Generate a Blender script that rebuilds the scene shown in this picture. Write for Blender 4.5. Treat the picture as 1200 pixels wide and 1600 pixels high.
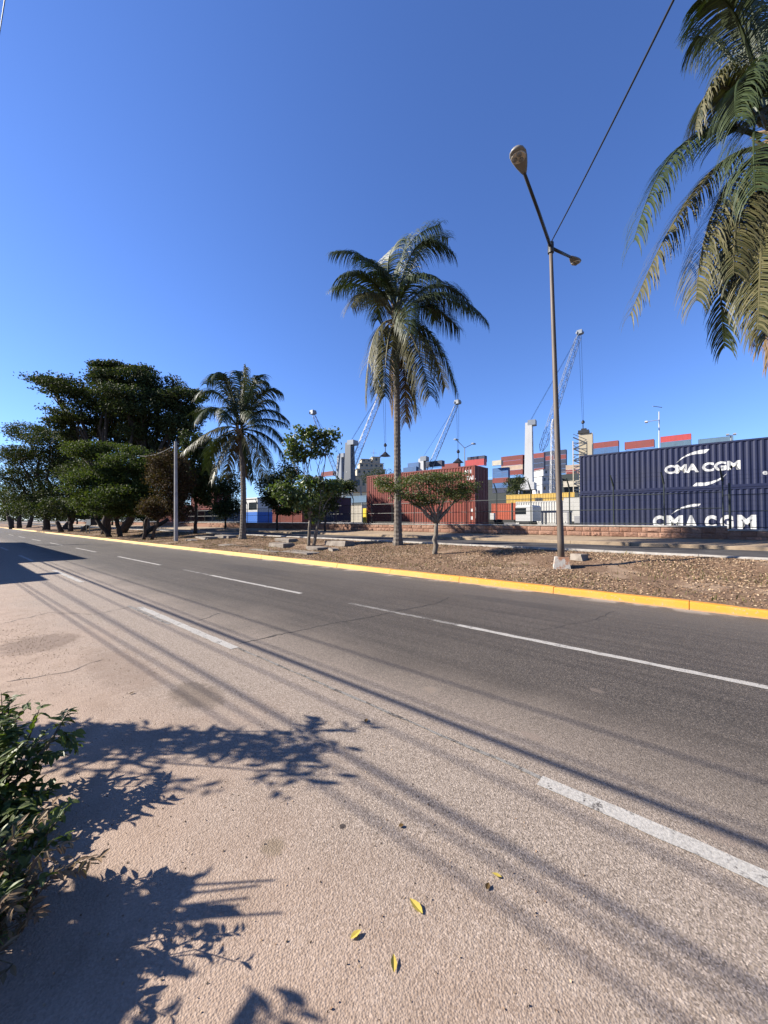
import bpy, bmesh, math, random
import numpy as np
from mathutils import Vector, Matrix, noise

for o in list(bpy.data.objects):
    bpy.data.objects.remove(o)
SC = bpy.context.scene
COL = SC.collection
RNG = np.random.default_rng(11)
random.seed(11)
R_ = math.radians

# ------------------------------------------------------------------ camera
# world frame: +Y runs along the road (towards the vanishing point), +X across it
FPX = 601.0                      # focal length in photo pixels (photo is 1200 wide)
YAW = math.atan2(696, FPX)       # road direction is 49 degrees left of the axis
PITCH = math.atan2(13, FPX)
EYE = 1.65
cam_d = bpy.data.cameras.new('camera')
cam = bpy.data.objects.new('camera', cam_d)
COL.objects.link(cam)
cam.location = (0, 0, EYE)
cam.rotation_euler = (math.pi / 2 + PITCH, 0, -YAW)
cam_d.sensor_fit = 'HORIZONTAL'
cam_d.sensor_width = 36
cam_d.lens = 36 * FPX / 1200
cam_d.clip_start = 0.05
cam_d.clip_end = 9000
SC.camera = cam
SC.render.resolution_x = 768
SC.render.resolution_y = 1024

# ------------------------------------------------------------------ light
SUN_EL = R_(31)
SH = Vector((0.60, -0.80, 0)).normalized()       # the way shadows fall on the ground
world = bpy.data.worlds.new('World')
SC.world = world
world.use_nodes = True
wn = world.node_tree
wn.nodes.clear()
sky = wn.nodes.new('ShaderNodeTexSky')
sky.sky_type = 'NISHITA'
sky.sun_disc = False
sky.sun_elevation = SUN_EL
sky.sun_rotation = math.atan2(-SH.x, -SH.y) % (2 * math.pi)
sky.altitude = 0
sky.air_density = 1.0
sky.dust_density = 0.15
sky.ozone_density = 3.2
bg = wn.nodes.new('ShaderNodeBackground')
bg.inputs['Strength'].default_value = 0.05
wo = wn.nodes.new('ShaderNodeOutputWorld')
tint = wn.nodes.new('ShaderNodeMix')          # the camera renders clear air a purer blue
tint.data_type = 'RGBA'
tint.blend_type = 'MULTIPLY'
tint.inputs[0].default_value = 1.0
tint.inputs[7].default_value = (0.80, 1.0, 1.50, 1)
wn.links.new(sky.outputs[0], tint.inputs[6])
wn.links.new(tint.outputs[2], bg.inputs['Color'])
wn.links.new(bg.outputs[0], wo.inputs['Surface'])
sun_d = bpy.data.lights.new('sun', 'SUN')
sun_d.energy = 5.0
sun_d.angle = R_(0.45)
sun_d.color = (1.0, 0.93, 0.83)
sun = bpy.data.objects.new('sun', sun_d)
COL.objects.link(sun)
sdir = Vector((SH.x * math.cos(SUN_EL), SH.y * math.cos(SUN_EL), -math.sin(SUN_EL)))
sun.rotation_euler = sdir.to_track_quat('-Z', 'Y').to_euler()
sun.location = (-20, 20, 30)
vs = SC.view_settings
vs.view_transform = 'Standard'
vs.look = 'None'
vs.gamma = 1
vs.exposure = 1.6
vs.use_curve_mapping = False
SC.render.engine = 'CYCLES'
SC.cycles.max_bounces = 6
SC.cycles.transparent_max_bounces = 8

# ------------------------------------------------------------------ geometry helpers
FWD = Vector((math.sin(YAW), math.cos(YAW), 0))
RGT = Vector((math.cos(YAW), -math.sin(YAW), 0))
UP = Vector((0, 0, 1))
CAM = Vector((0, 0, EYE))
_F = FWD * math.cos(PITCH) + UP * math.sin(PITCH)
_U = UP * math.cos(PITCH) - FWD * math.sin(PITCH)


def ray(x, y):
    return _F + RGT * ((x - 600) / FPX) - _U * ((y - 800) / FPX)


def at_depth(x, y, Z):
    """point seen at photo pixel x, y, Z metres in front of the camera"""
    return CAM + ray(x, y) * Z


def at_side(x, y, D):
    """point seen at photo pixel x, y, D metres across the road"""
    r = ray(x, y)
    return CAM + r * (D / r.x)


def depth_of(p):
    return (Vector(p) - CAM).dot(_F)


PROFILE = [(-60, 0), (9.06, 0), (9.26, .13), (11.5, .31), (13.5, .55), (14.2, .60), (14.5, .52), (19.4, .55), (19.7, .68), (22, .84), (22.4, .87), (400, .87)]


def gz(D):
    for (a, za), (b, zb) in zip(PROFILE, PROFILE[1:]):
        if D <= b:
            return za + (zb - za) * max(0, (D - a) / (b - a))
    return .87


def on_median(x, D):
    """ground point on the median at side distance D, seen at photo column x"""
    p = at_side(x, 840, D)
    return Vector((p.x, p.y, gz(D)))


def tag(o, label=None, cat=None, group=None, kind=None):
    if label: o['label'] = label
    if cat: o['category'] = cat
    if group: o['group'] = group
    if kind: o['kind'] = kind
    return o


def empty(name, loc=(0, 0, 0), rz=0, label=None, cat=None, group=None):
    o = bpy.data.objects.new(name, None)
    COL.objects.link(o)
    o.location = loc
    o.rotation_euler = (0, 0, rz)
    o.empty_display_size = .2
    return tag(o, label, cat, group)


def link_mesh(name, me, mat=None, parent=None):
    o = bpy.data.objects.new(name, me)
    COL.objects.link(o)
    if mat is not None:
        if len(me.materials) == 0:
            me.materials.append(mat)
        elif me.materials[0] is not mat:
            o.material_slots[0].link = 'OBJECT'
            o.material_slots[0].material = mat
    if parent is not None:
        o.parent = parent
    return o


def np_mesh(name, verts, faces, smooth=False):
    me = bpy.data.meshes.new(name)
    v = np.asarray(verts, dtype=np.float32)
    f = np.asarray(faces, dtype=np.int32)
    n, k = f.shape
    me.vertices.add(len(v))
    me.vertices.foreach_set('co', v.ravel())
    me.loops.add(n * k)
    me.loops.foreach_set('vertex_index', f.ravel())
    me.polygons.add(n)
    me.polygons.foreach_set('loop_start', np.arange(0, n * k, k, dtype=np.int32))
    me.polygons.foreach_set('use_smooth', np.full(n, smooth, dtype=bool))
    me.update(calc_edges=True)
    return me


class MB:
    def __init__(s):
        s.v = []
        s.f = []

    def add(s, verts, faces):
        b = len(s.v)
        s.v += [tuple(p) for p in verts]
        s.f += [tuple(i + b for i in f) for f in faces]
        return s

    def box(s, x0, x1, y0, y1, z0, z1, taper=0):
        t = taper
        s.add([(x0, y0, z0), (x1, y0, z0), (x1, y1, z0), (x0, y1, z0), (x0 + t, y0 + t, z1), (x1 - t, y0 + t, z1), (x1 - t, y1 - t, z1), (x0 + t, y1 - t, z1)],
              [(0, 3, 2, 1), (4, 5, 6, 7), (0, 1, 5, 4), (1, 2, 6, 5), (2, 3, 7, 6), (3, 0, 4, 7)])
        return s

    def bevbox(s, x0, x1, y0, y1, z0, z1, b):
        """box whose top edges are chamfered"""
        s.add([(x0, y0, z0), (x1, y0, z0), (x1, y1, z0), (x0, y1, z0),
               (x0, y0, z1 - b), (x1, y0, z1 - b), (x1, y1, z1 - b), (x0, y1, z1 - b),
               (x0 + b, y0 + b, z1), (x1 - b, y0 + b, z1), (x1 - b, y1 - b, z1), (x0 + b, y1 - b, z1)],
              [(0, 3, 2, 1), (8, 9, 10, 11), (0, 1, 5, 4), (1, 2, 6, 5), (2, 3, 7, 6), (3, 0, 4, 7),
               (4, 5, 9, 8), (5, 6, 10, 9), (6, 7, 11, 10), (7, 4, 8, 11)])
        return s

    def tube(s, pts, radii, n=6, cap=True):
        pts = [Vector(p) for p in pts]
        if not hasattr(radii, '__len__'):
            radii = [radii] * len(pts)
        b = len(s.v)
        prev = None
        for i, p in enumerate(pts):
            t = (pts[min(i + 1, len(pts) - 1)] - pts[max(i - 1, 0)]).normalized()
            if prev is None:
                a = t.orthogonal().normalized()
            else:
                a = (prev - t * prev.dot(t))
                a = a.normalized() if a.length > 1e-6 else t.orthogonal().normalized()
            prev = a
            c = t.cross(a)
            for k in range(n):
                an = 2 * math.pi * k / n
                s.v.append(tuple(p + (a * math.cos(an) + c * math.sin(an)) * radii[i]))
        for i in range(len(pts) - 1):
            for k in range(n):
                k2 = (k + 1) % n
                s.f.append((b + i * n + k, b + i * n + k2, b + (i + 1) * n + k2, b + (i + 1) * n + k))
        if cap:
            s.f.append(tuple(b + k for k in reversed(range(n))))
            e = b + (len(pts) - 1) * n
            s.f.append(tuple(e + k for k in range(n)))
        return s

    def build(s, name, mat, parent=None, smooth=False):
        me = bpy.data.meshes.new(name)
        me.from_pydata(s.v, [], s.f)
        if smooth:
            me.polygons.foreach_set('use_smooth', [True] * len(me.polygons))
        me.update()
        return link_mesh(name, me, mat, parent)


# ------------------------------------------------------------------ materials
MATS = {}
ALB = .72          # overall reflectance of the dusty, sun-bleached surfaces


def dim(c, k=None):
    return tuple(x * (ALB if k is None else k) for x in c)


class NT:
    def __init__(s, name):
        s.m = bpy.data.materials.new(name)
        s.m.use_nodes = True
        s.t = s.m.node_tree
        s.t.nodes.clear()
        s.out = s.n('ShaderNodeOutputMaterial')

    def n(s, typ, **kw):
        nd = s.t.nodes.new(typ)
        for k, v in kw.items():
            if k in nd.inputs:
                nd.inputs[k].default_value = v
            else:
                setattr(nd, k, v)
        return nd

    def l(s, a, b):
        s.t.links.new(a, b)

    def noise(s, vec, scale, detail=4, rough=.55):
        nd = s.n('ShaderNodeTexNoise', Scale=scale, Detail=detail, Roughness=rough)
        if vec is not None: s.l(vec, nd.inputs['Vector'])
        return nd.outputs['Fac']

    def ramp(s, fac, stops):
        nd = s.n('ShaderNodeValToRGB')
        el = nd.color_ramp.elements
        while len(el) < len(stops): el.new(.5)
        for e, (p, c) in zip(el, stops):
            e.position = p
            e.color = tuple(c) + (1,) if hasattr(c, '__len__') else (c, c, c, 1)
        s.l(fac, nd.inputs['Fac'])
        return nd.outputs['Color']

    def mix(s, fac, a, b, mode='MIX'):
        nd = s.n('ShaderNodeMix', data_type='RGBA', blend_type=mode)
        for val, sock in ((fac, nd.inputs[0]), (a, nd.inputs[6]), (b, nd.inputs[7])):
            if hasattr(val, 'is_output'): s.l(val, sock)
            elif hasattr(val, '__len__'): sock.default_value = tuple(val) + (1,)
            else: sock.default_value = val if sock.type == 'VALUE' else (val, val, val, 1)
        return nd.outputs[2]

    def math(s, op, a, b=None, c=None):
        nd = s.n('ShaderNodeMath', operation=op)
        for i, v in enumerate((a, b, c)):
            if v is None: continue
            if hasattr(v, 'is_output'): s.l(v, nd.inputs[i])
            else: nd.inputs[i].default_value = v
        return nd.outputs[0]

    def maprange(s, v, a, b, c=0, d=1):
        nd = s.n('ShaderNodeMapRange', interpolation_type='SMOOTHSTEP')
        s.l(v, nd.inputs['Value'])
        for k, x in (('From Min', a), ('From Max', b), ('To Min', c), ('To Max', d)):
            nd.inputs[k].default_value = x
        return nd.outputs['Result']

    def pos(s):
        return s.n('ShaderNodeNewGeometry').outputs['Position']

    def obj(s):
        return s.n('ShaderNodeTexCoord').outputs['Object']

    def bump(s, h, strength=.5, dist=.01):
        nd = s.n('ShaderNodeBump', Strength=strength, Distance=dist)
        s.l(h, nd.inputs['Height'])
        return nd.outputs['Normal']

    def bsdf(s, color, rough=.8, spec=.3, metal=0, normal=None):
        b = s.n('ShaderNodeBsdfPrincipled')
        for val, sock in ((color, b.inputs['Base Color']), (rough, b.inputs['Roughness']), (spec, b.inputs['Specular IOR Level']), (metal, b.inputs['Metallic'])):
            if hasattr(val, 'is_output'): s.l(val, sock)
            elif hasattr(val, '__len__'): sock.default_value = tuple(val) + (1,)
            else: sock.default_value = val
        if normal is not None: s.l(normal, b.inputs['Normal'])
        s.l(b.outputs[0], s.out.inputs['Surface'])
        return b


def paint(name, c, rough=.5, wear=.25, rust=0.0, scale=1.5, spec=.4, metal=0, var=0.0):
    """painted or plain surface with soft dirt, streaks and optional rust"""
    if name in MATS: return MATS[name]
    c = dim(c)
    t = NT(name)
    p = t.obj()
    n1 = t.noise(p, scale, 5)
    mp = t.n('ShaderNodeMapping')
    mp.inputs['Scale'].default_value = (6, 6, .5)
    t.l(p, mp.inputs['Vector'])
    n2 = t.noise(mp.outputs[0], scale * 1.3, 4)
    dirt = tuple(x * .45 + .02 for x in c)
    col = t.mix(t.maprange(n1, .45, .8, 0, wear), c, dirt)
    col = t.mix(t.maprange(n2, .5, .8, 0, wear), col, dirt)
    if var:
        oi = t.n('ShaderNodeObjectInfo').outputs['Random']
        col = t.mix(1.0, col, t.ramp(oi, [(0, 1 - var), (1, 1 + var * .3)]), 'MULTIPLY')
    if rust:
        n3 = t.noise(p, scale * 5, 6, .7)
        col = t.mix(t.maprange(n3, .62, .72, 0, rust), col, (.13, .05, .025))
    t.bsdf(col, t.math('MULTIPLY_ADD', n1, .2, rough - .1), spec, metal)
    MATS[name] = t.m
    return t.m


def leaf_mat(name, cols, trans=.35, rough=.45, spec=.35):
    cols = [dim(c) for c in cols]
    t = NT(name)
    rnd = t.n('ShaderNodeNewGeometry').outputs['Random Per Island']
    n = len(cols)
    col = t.ramp(rnd, [(i / max(1, n - 1), c) for i, c in enumerate(cols)])
    b = t.bsdf(col, rough, spec)
    tr = t.n('ShaderNodeBsdfTranslucent')
    t.l(t.mix(1.0, col, (1.0, 1.15, .45), 'MULTIPLY'), tr.inputs['Color'])
    mx = t.n('ShaderNodeMixShader')
    mx.inputs[0].default_value = trans
    t.l(b.outputs[0], mx.inputs[1])
    t.l(tr.outputs[0], mx.inputs[2])
    t.l(mx.outputs[0], t.out.inputs['Surface'])
    return t.m


def make_asphalt():
    t = NT('asphalt')
    p = t.pos()
    sx = t.n('ShaderNodeSeparateXYZ')
    t.l(p, sx.inputs[0])
    X, Y = sx.outputs[0], sx.outputs[1]
    big = t.noise(p, .55, 5)
    mid = t.noise(p, 3.5, 5)
    fine = t.noise(p, 70, 3, .7)
    vor = t.n('ShaderNodeTexVoronoi', Scale=125.0, feature='F1')
    t.l(p, vor.inputs['Vector'])
    vb = t.n('ShaderNodeTexVoronoi', Scale=120.0, feature='F1')
    t.l(p, vb.inputs['Vector'])
    stone = t.n('ShaderNodeSeparateColor')
    t.l(vor.outputs['Color'], stone.inputs[0])
    mp = t.n('ShaderNodeMapping')
    mp.inputs['Scale'].default_value = (3.0, .12, 1)
    t.l(p, mp.inputs['Vector'])
    streak = t.noise(mp.outputs[0], 1.6, 5, .6)
    # bitumen with worn aggregate
    base = t.ramp(stone.outputs[0], [(0, (.029, .0245, .020)), (.55, (.054, .0455, .037)), (.85, (.080, .067, .055)), (1, (.135, .113, .093))])
    base = t.mix(t.maprange(streak, .42, .62, 0, .55), base, t.mix(1, base, .62, 'MULTIPLY'))
    base = t.mix(t.maprange(big, .45, .7, 0, .4), base, t.mix(1, base, 1.35, 'MULTIPLY'))
    # the outer strip where few wheels run: worn, pale, full of sand
    wob = t.math('ADD', X, t.math('MULTIPLY_ADD', big, 1.6, -.8))
    worn = t.maprange(wob, 2.2, 4.2, 1, 0)
    grit = t.ramp(stone.outputs[1], [(0, (.115, .090, .070)), (.35, (.20, .160, .126)), (.8, (.26, .212, .172)), (1, (.35, .29, .238))])
    col = t.mix(t.math('MULTIPLY', worn, .85), base, grit)
    wob2 = t.math('ADD', X, t.math('MULTIPLY_ADD', mid, .9, t.math('MULTIPLY_ADD', big, 1.8, -1.35)))
    dusty = t.maprange(wob2, .35, 2.1, 1, 0)
    earth = t.ramp(mid, [(.25, (.20, .137, .096)), (.5, (.28, .198, .145)), (.75, (.34, .245, .182))])
    earth = t.mix(t.maprange(fine, .4, .75, 0, .5), earth, t.mix(1, earth, .55, 'MULTIPLY'))
    col = t.mix(t.math('MULTIPLY', dusty, .72), col, earth)
    # pale cement washed against the kerb
    foot = t.math('MULTIPLY', t.maprange(X, 8.62, 8.98, 0, 1), t.maprange(t.noise(p, .9, 4), .48, .56, 0, .8))
    col = t.mix(foot, col, (.32, .275, .225))
    # kerb-side lane edge is greyer and dustier
    col = t.mix(t.maprange(X, 6.6, 8.9, 0, .35), col, (.12, .105, .088))
    # oil and damp stains with their own outlines
    for (cx, cy, rx, ry, k, c) in ((1.62, 3.75, .22, .42, .6, (.075, .055, .04)), (1.13, 1.72, .07, .07, .6, (.12, .09, .055)), (1.35, 5.1, .30, 1.1, .35, (.11, .075, .055)),
                                   (.9, 6.9, .5, .55, .6, (.09, .06, .045)), (1.45, 1.55, .02, .02, .9, (.02, .015, .015)), (6.9, 12, .6, 2.6, .4, (.025, .023, .022)),
                                   (3.16, 2.13, .07, .09, .75, (.17, .135, .105)), (2.99, 1.10, .05, .10, .7, (.16, .125, .10)), (2.68, .02, .05, .12, .7, (.16, .125, .10)), (4.2, .9, .05, .08, .6, (.13, .105, .085)), (7.6, 3.0, .3, 1.4, .35, (.03, .027, .024))):
        dx = t.math('DIVIDE', t.math('SUBTRACT', X, cx), rx)
        dy = t.math('DIVIDE', t.math('SUBTRACT', Y, cy), ry)
        d = t.math('ADD', t.math('MULTIPLY', dx, dx), t.math('MULTIPLY', dy, dy))
        d = t.math('ADD', d, t.math('MULTIPLY_ADD', t.noise(p, 9, 5, .7), 2.4, -1.2))
        col = t.mix(t.maprange(d, .3, 1.1, k, 0), col, c)
    h = t.math('ADD', t.math('MULTIPLY', vb.outputs['Distance'], 1.0), t.math('MULTIPLY', fine, .5))
    rough = t.math('MULTIPLY_ADD', worn, .15, .72)
    t.bsdf(col, rough, .25, 0, t.bump(h, .5, .006))
    return t.m


def make_worn_white(name, gap=.42, c=(.62, .60, .56)):
    c = dim(c)
    t = NT(name)
    p = t.pos()
    n = t.noise(p, 7, 6, .7)
    n2 = t.noise(p, 60, 3, .7)
    under = t.ramp(n2, [(.3, (.036, .031, .027)), (.7, (.115, .098, .084))])
    f = t.maprange(t.math('MULTIPLY_ADD', n2, .35, t.math('MULTIPLY', n, .75)), gap - .04, gap + .07, 0, 1)
    col = t.mix(f, under, t.mix(t.noise(p, 3, 4), c, tuple(x * .72 for x in c)))
    col = t.mix(1.0, col, t.ramp(n2, [(.3, .62), (.62, 1.0)]), 'MULTIPLY')
    t.bsdf(col, .7, .3, 0, t.bump(n2, .6, .006))
    return t.m


def make_kerb_paint():
    t = NT('kerb_yellow')
    p = t.pos()
    n = t.noise(p, 2.2, 6, .65)
    n2 = t.noise(p, 18, 5, .7)
    col = t.mix(t.maprange(n, .4, .7, 0, .75), (.48, .20, .018), (.42, .21, .045))
    col = t.mix(t.maprange(n2, .58, .66, 0, .85), col, (.26, .21, .15))
    sx = t.n('ShaderNodeSeparateXYZ')
    t.l(p, sx.inputs[0])
    # farther along, the paint is older and paler
    col = t.mix(t.maprange(t.math('MULTIPLY_ADD', n, 5, sx.outputs[1]), 6, 16, 0, .8), col, (.48, .32, .09))
    col = t.mix(t.maprange(sx.outputs[2], .045, .0, 0, .6), col, (.20, .15, .10))
    t.bsdf(col, .65, .3, 0, t.bump(n2, .3, .01))
    return t.m


def make_soil():
    t = NT('median_soil')
    p = t.pos()
    n = t.noise(p, .8, 5)
    n2 = t.noise(p, 14, 6, .7)
    col = t.ramp(n2, [(.3, (.058, .036, .023)), (.5, (.13, .083, .053)), (.7, (.21, .143, .094))])
    col = t.mix(t.maprange(n, .52, .66, 0, .55), col, (.26, .19, .132))
    t.bsdf(col, .95, .1, 0, t.bump(n2, .9, .03))
    return t.m


def make_ground(name, a, b, scale=2.0, bump=.4):
    a, b = dim(a), dim(b)
    t = NT(name)
    p = t.pos()
    n = t.noise(p, scale, 6, .65)
    n2 = t.noise(p, scale * 12, 4, .7)
    col = t.mix(t.maprange(n, .35, .65), a, b)
    col = t.mix(t.maprange(n2, .45, .7, 0, .35), col, tuple(x * .5 for x in a))
    t.bsdf(col, .9, .2, 0, t.bump(n2, bump, .01))
    return t.m


def make_stone():
    t = NT('pink_stone')
    p = t.pos()
    n = t.noise(p, 9, 6, .7)
    n2 = t.noise(p, 30, 5, .7)
    oi = t.n('ShaderNodeObjectInfo').outputs['Random']
    col = t.ramp(oi, [(0, (.175, .095, .064)), (.4, (.22, .125, .087)), (.7, (.245, .15, .107)), (1, (.205, .118, .083))])
    col = t.mix(t.maprange(n, .4, .75, 0, .6), col, (.14, .072, .05))
    t.bsdf(col, .95, .15, 0, t.bump(n2, .8, .02))
    return t.m


def make_bark(name, a, b, sz=1.0):
    a, b = dim(a), dim(b)
    t = NT(name)
    p = t.obj()
    mp = t.n('ShaderNodeMapping')
    mp.inputs['Scale'].default_value = (5 * sz, 5 * sz, 1.4 * sz)
    t.l(p, mp.inputs['Vector'])
    n = t.noise(mp.outputs[0], 2.4, 6, .7)
    col = t.ramp(n, [(.32, a), (.68, b)])
    t.bsdf(col, .9, .15, 0, t.bump(n, .8, .03))
    return t.m


M_asphalt = make_asphalt()
M_white = make_worn_white('road_paint_white', .445, (.52, .49, .44))
M_faded = make_worn_white('road_paint_faded', .515, (.30, .28, .25))
M_kerb = make_kerb_paint()
M_soil = make_soil()
M_concrete = make_ground('concrete', (.28, .245, .205), (.19, .16, .135), 2.5)
M_whitecon = make_ground('whitewashed_concrete', (.42, .395, .355), (.28, .25, .215), 3)
M_walk = make_ground('sidewalk_dust', (.34, .26, .175), (.25, .185, .125), .9)
M_road2 = make_ground('side_street_asphalt', (.085, .078, .072), (.05, .046, .044), 1.2)
M_yard = make_ground('yard_ground', (.22, .20, .18), (.15, .14, .13), .3)
M_earth = make_ground('earth', (.26, .19, .14), (.19, .14, .10), 1.0)
M_stone = make_stone()
M_palmbark = make_bark('palm_bark', (.085, .07, .058), (.24, .205, .17))
M_bark = make_bark('tree_bark', (.035, .028, .022), (.12, .095, .075))
M_palebark = make_bark('pale_bark', (.10, .085, .068), (.27, .235, .19))
M_crack = paint('crack_tar', (.016, .015, .015), .8, 0)
M_steel = paint('lamp_post_steel', (.115, .088, .066), .6, .5, .7, 2.0)
M_lamphead = paint('lamp_head_grey', (.22, .205, .18), .5, .3)
M_darksteel = paint('dark_steel', (.03, .03, .03), .5, .2)
M_fence = paint('fence_green_steel', (.02, .028, .024), .55, .3)
M_wire = paint('black_cable', (.012, .012, .013), .6, 0)
M_cream = paint('cream_paint', (.46, .40, .29), .6, .35, .1, .12)
M_craneW = paint('crane_white', (.52, .52, .51), .5, .25, .05, .12)
M_craneG = paint('crane_grey', (.22, .25, .29), .5, .3, .05, .12)
M_glass = paint('dark_glass', (.02, .025, .03), .12, 0, 0, 1, .6)
M_rubber = paint('rubber', (.015, .015, .015), .85, 0)
M_lettering = paint('lettering_white', (.58, .58, .56), .6, .25, 0, 4)
M_lens = paint('lamp_lens', (.62, .56, .46), .25, .1, 0, 3, .6)


# ------------------------------------------------------------------ the setting
def grid_sheet(name, x0, x1, y0, y1, nx, ny, zf, mat, ys=None):
    xs = np.linspace(x0, x1, nx)
    ys = np.linspace(y0, y1, ny) if ys is None else np.asarray(ys)
    ny = len(ys)
    V = [(x, y, zf(x, y)) for y in ys for x in xs]
    F = [(j * nx + i, j * nx + i + 1, (j + 1) * nx + i + 1, (j + 1) * nx + i) for j in range(ny - 1) for i in range(nx - 1)]
    o = link_mesh(name, np_mesh(name, V, F, True), mat)
    return tag(o, kind='structure')


MB().add([(-4000, -4000, -.06), (4000, -4000, -.06), (4000, 4000, -.06), (-4000, 4000, -.06)], [(0, 1, 2, 3)]).build('ground', M_earth)['kind'] = 'structure'
road = grid_sheet('road', -2.5, 9.07, -40, 500, 24, 2, lambda x, y: 0.0, M_asphalt)
tag(grid_sheet('verge', -14, -2.49, -40, 500, 4, 40, lambda x, y: -.004, M_earth), kind='structure')


def med_z(x, y):
    z = gz(min(max(x, 9.27), 14.2))
    edge = min(1, (x - 9.2) / .5, (14.3 - x) / .4)
    b = noise.noise(Vector((x * .9, y * .6, 3.1))) * .06 + noise.noise(Vector((x * 3, y * 3, 7.7))) * .025
    return z + b * max(0, edge)


ys_m = list(np.arange(-16, 40, .3)) + list(np.arange(40, 110, 1.5)) + list(np.arange(110, 501, 15))
grid_sheet('median', 9.2, 14.32, 0, 0, 26, 0, med_z, M_soil, ys_m)
grid_sheet('side_street', 14.28, 19.5, -40, 500, 6, 12, lambda x, y: gz(max(14.5, min(x, 19.4))), M_road2)
grid_sheet('sidewalk', 19.62, 22.2, -40, 500, 6, 60, lambda x, y: gz(max(19.7, min(x, 22))) + .02 * noise.noise(Vector((x, y * .4, 0))), M_walk)
grid_sheet('port_yard', 22.3, 420, -300, 700, 4, 4, lambda x, y: .86, M_yard)


# kerbs: one piece after another
def kerb(name, label, x0, x1, z0, z1, y0, y1, L, mat, lean=0.04):
    k = empty(name, (0, 0, 0), 0)
    tag(k, label, None, None, 'structure')
    y = y0
    rr = random.Random(3)
    meshes = []
    for q in range(4):
        dx = [rr.uniform(-.008, .008) for _ in range(4)]
        dz = [rr.uniform(-.008, .006) for _ in range(4)]
        b = .025
        m = MB()
        sec = lambda i, yy: [(x0 + dx[i], yy, z0 - .05), (x0 + lean + dx[i], yy, z1 - b + dz[i]), (x0 + lean + b + dx[i], yy, z1 + dz[i]), (x1, yy, z1 + dz[i]), (x1, yy, z0 - .05)]
        rows = [sec(i, yy) for i, yy in enumerate((.006, L * .35, L * .7, L - .006))]
        m.add([p for r in rows for p in r], [(r * 5 + c, r * 5 + c + 1, r * 5 + 6 + c, r * 5 + 5 + c) for r in range(3) for c in range(4)] + [(4, 3, 2, 1, 0), (15, 16, 17, 18, 19)])
        me = bpy.data.meshes.new('kerb_stone')
        me.from_pydata(m.v, [], m.f)
        me.update()
        meshes.append(me)
    while y < y1:
        o = link_mesh('kerb_stone', meshes[rr.randrange(4)], mat, k)
        o.location = (0, y, 0)
        y += L
    return k


kerb('kerb', 'yellow painted kerb along the dry median', 9.05, 9.27, 0, .14, -14, 150, 2.4, M_kerb)
kerb('far_kerb', 'pale concrete kerb between the median and the side street', 14.24, 14.46, .5, .665, -14, 120, 2.4, M_whitecon)
kerb('sidewalk_kerb', 'dusty kerb of the sidewalk below the pink wall', 19.42, 19.64, .52, .69, -14, 120, 2.4, M_walk)


def ground_px(x, y):
    r = ray(x, y)
    return CAM + r * (-EYE / r.z)


# lane markings: (line X, s from, s to, width, material)
def dash(X, a, b, w, mat, z=.004):
    n = max(2, int(abs(b - a) / .15))
    rr = random.Random(int(X * 100 + a * 31))
    V = []
    for i in range(n + 1):
        y = a + (b - a) * i / n
        V += [(X - w / 2 + rr.uniform(-.009, .009), y, z), (X + w / 2 + rr.uniform(-.009, .009), y, z)]
    F = [(2 * i, 2 * i + 1, 2 * i + 3, 2 * i + 2) for i in range(n)]
    return link_mesh('lane_dash', np_mesh('lane_dash', V, F), mat, road)


X1, X2 = 5.37, 2.52
for a, b in ((-1.6, 3.1), (7.1, 11.5), (15.5, 20.6), (24.4, 28.9), (32.6, 37), (41, 45.4), (49.4, 53.8), (58, 62.4)):
    dash(X1, a, b, .11, M_white)
for a, b in ((3.1, 5.55), (11.5, 13.5)):
    dash(X1, a, b, .10, M_faded)
for a, b in ((-4.2, .87), (4.72, 8.3), (12.8, 16.6), (21, 24.8), (29.5, 33.5), (38, 42)):
    dash(X2, a, b, .115, M_white)
dash(X2 - .10, 6.6, 8.6, .06, M_faded)
dash(X2 + .03, .87, 4.72, .03, M_faded)


# cracks across the carriageway
def crack(pts, w, seed):
    rr = random.Random(seed)
    P = []
    for (a, b) in zip(pts, pts[1:]):
        A, B = ground_px(*a), ground_px(*b)
        n = max(3, int((B - A).length / .06))
        for i in range(n):
            P.append(A.lerp(B, i / n))
    P.append(ground_px(*pts[-1]))
    V, F = [], []
    wander = 0.0
    for i, p in enumerate(P):
        t = (P[min(i + 1, len(P) - 1)] - P[max(i - 1, 0)]).normalized()
        nrm = Vector((-t.y, t.x, 0))
        wander = .75 * wander + rr.uniform(-.022, .022)
        q = p + nrm * wander
        ww = w * rr.uniform(.35, 1.1) * (.3 if i in (0, len(P) - 1) else 1)
        a, b = q - nrm * ww / 2, q + nrm * ww / 2
        V += [(a.x, a.y, .0025), (b.x, b.y, .0025)]
    for i in range(len(P) - 1):
        F.append((2 * i, 2 * i + 1, 2 * i + 3, 2 * i + 2))
    link_mesh('crack', np_mesh('crack', V, F), M_crack, road)


crack([(372, 1006), (420, 996), (470, 984), (600, 960), (680, 943), (700, 933)], .022, 1)
crack([(405, 1000), (440, 990)], .014, 2)
crack([(308, 970), (345, 958)], .02, 3)
crack([(0, 975), (75, 958), (150, 960), (205, 948)], .018, 4)
crack([(10, 1066), (100, 1052), (160, 1030)], .014, 5)
crack([(560, 905), (640, 893), (700, 886)], .012, 6)
crack([(840, 985), (930, 968), (960, 955)], .010, 7)


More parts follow.
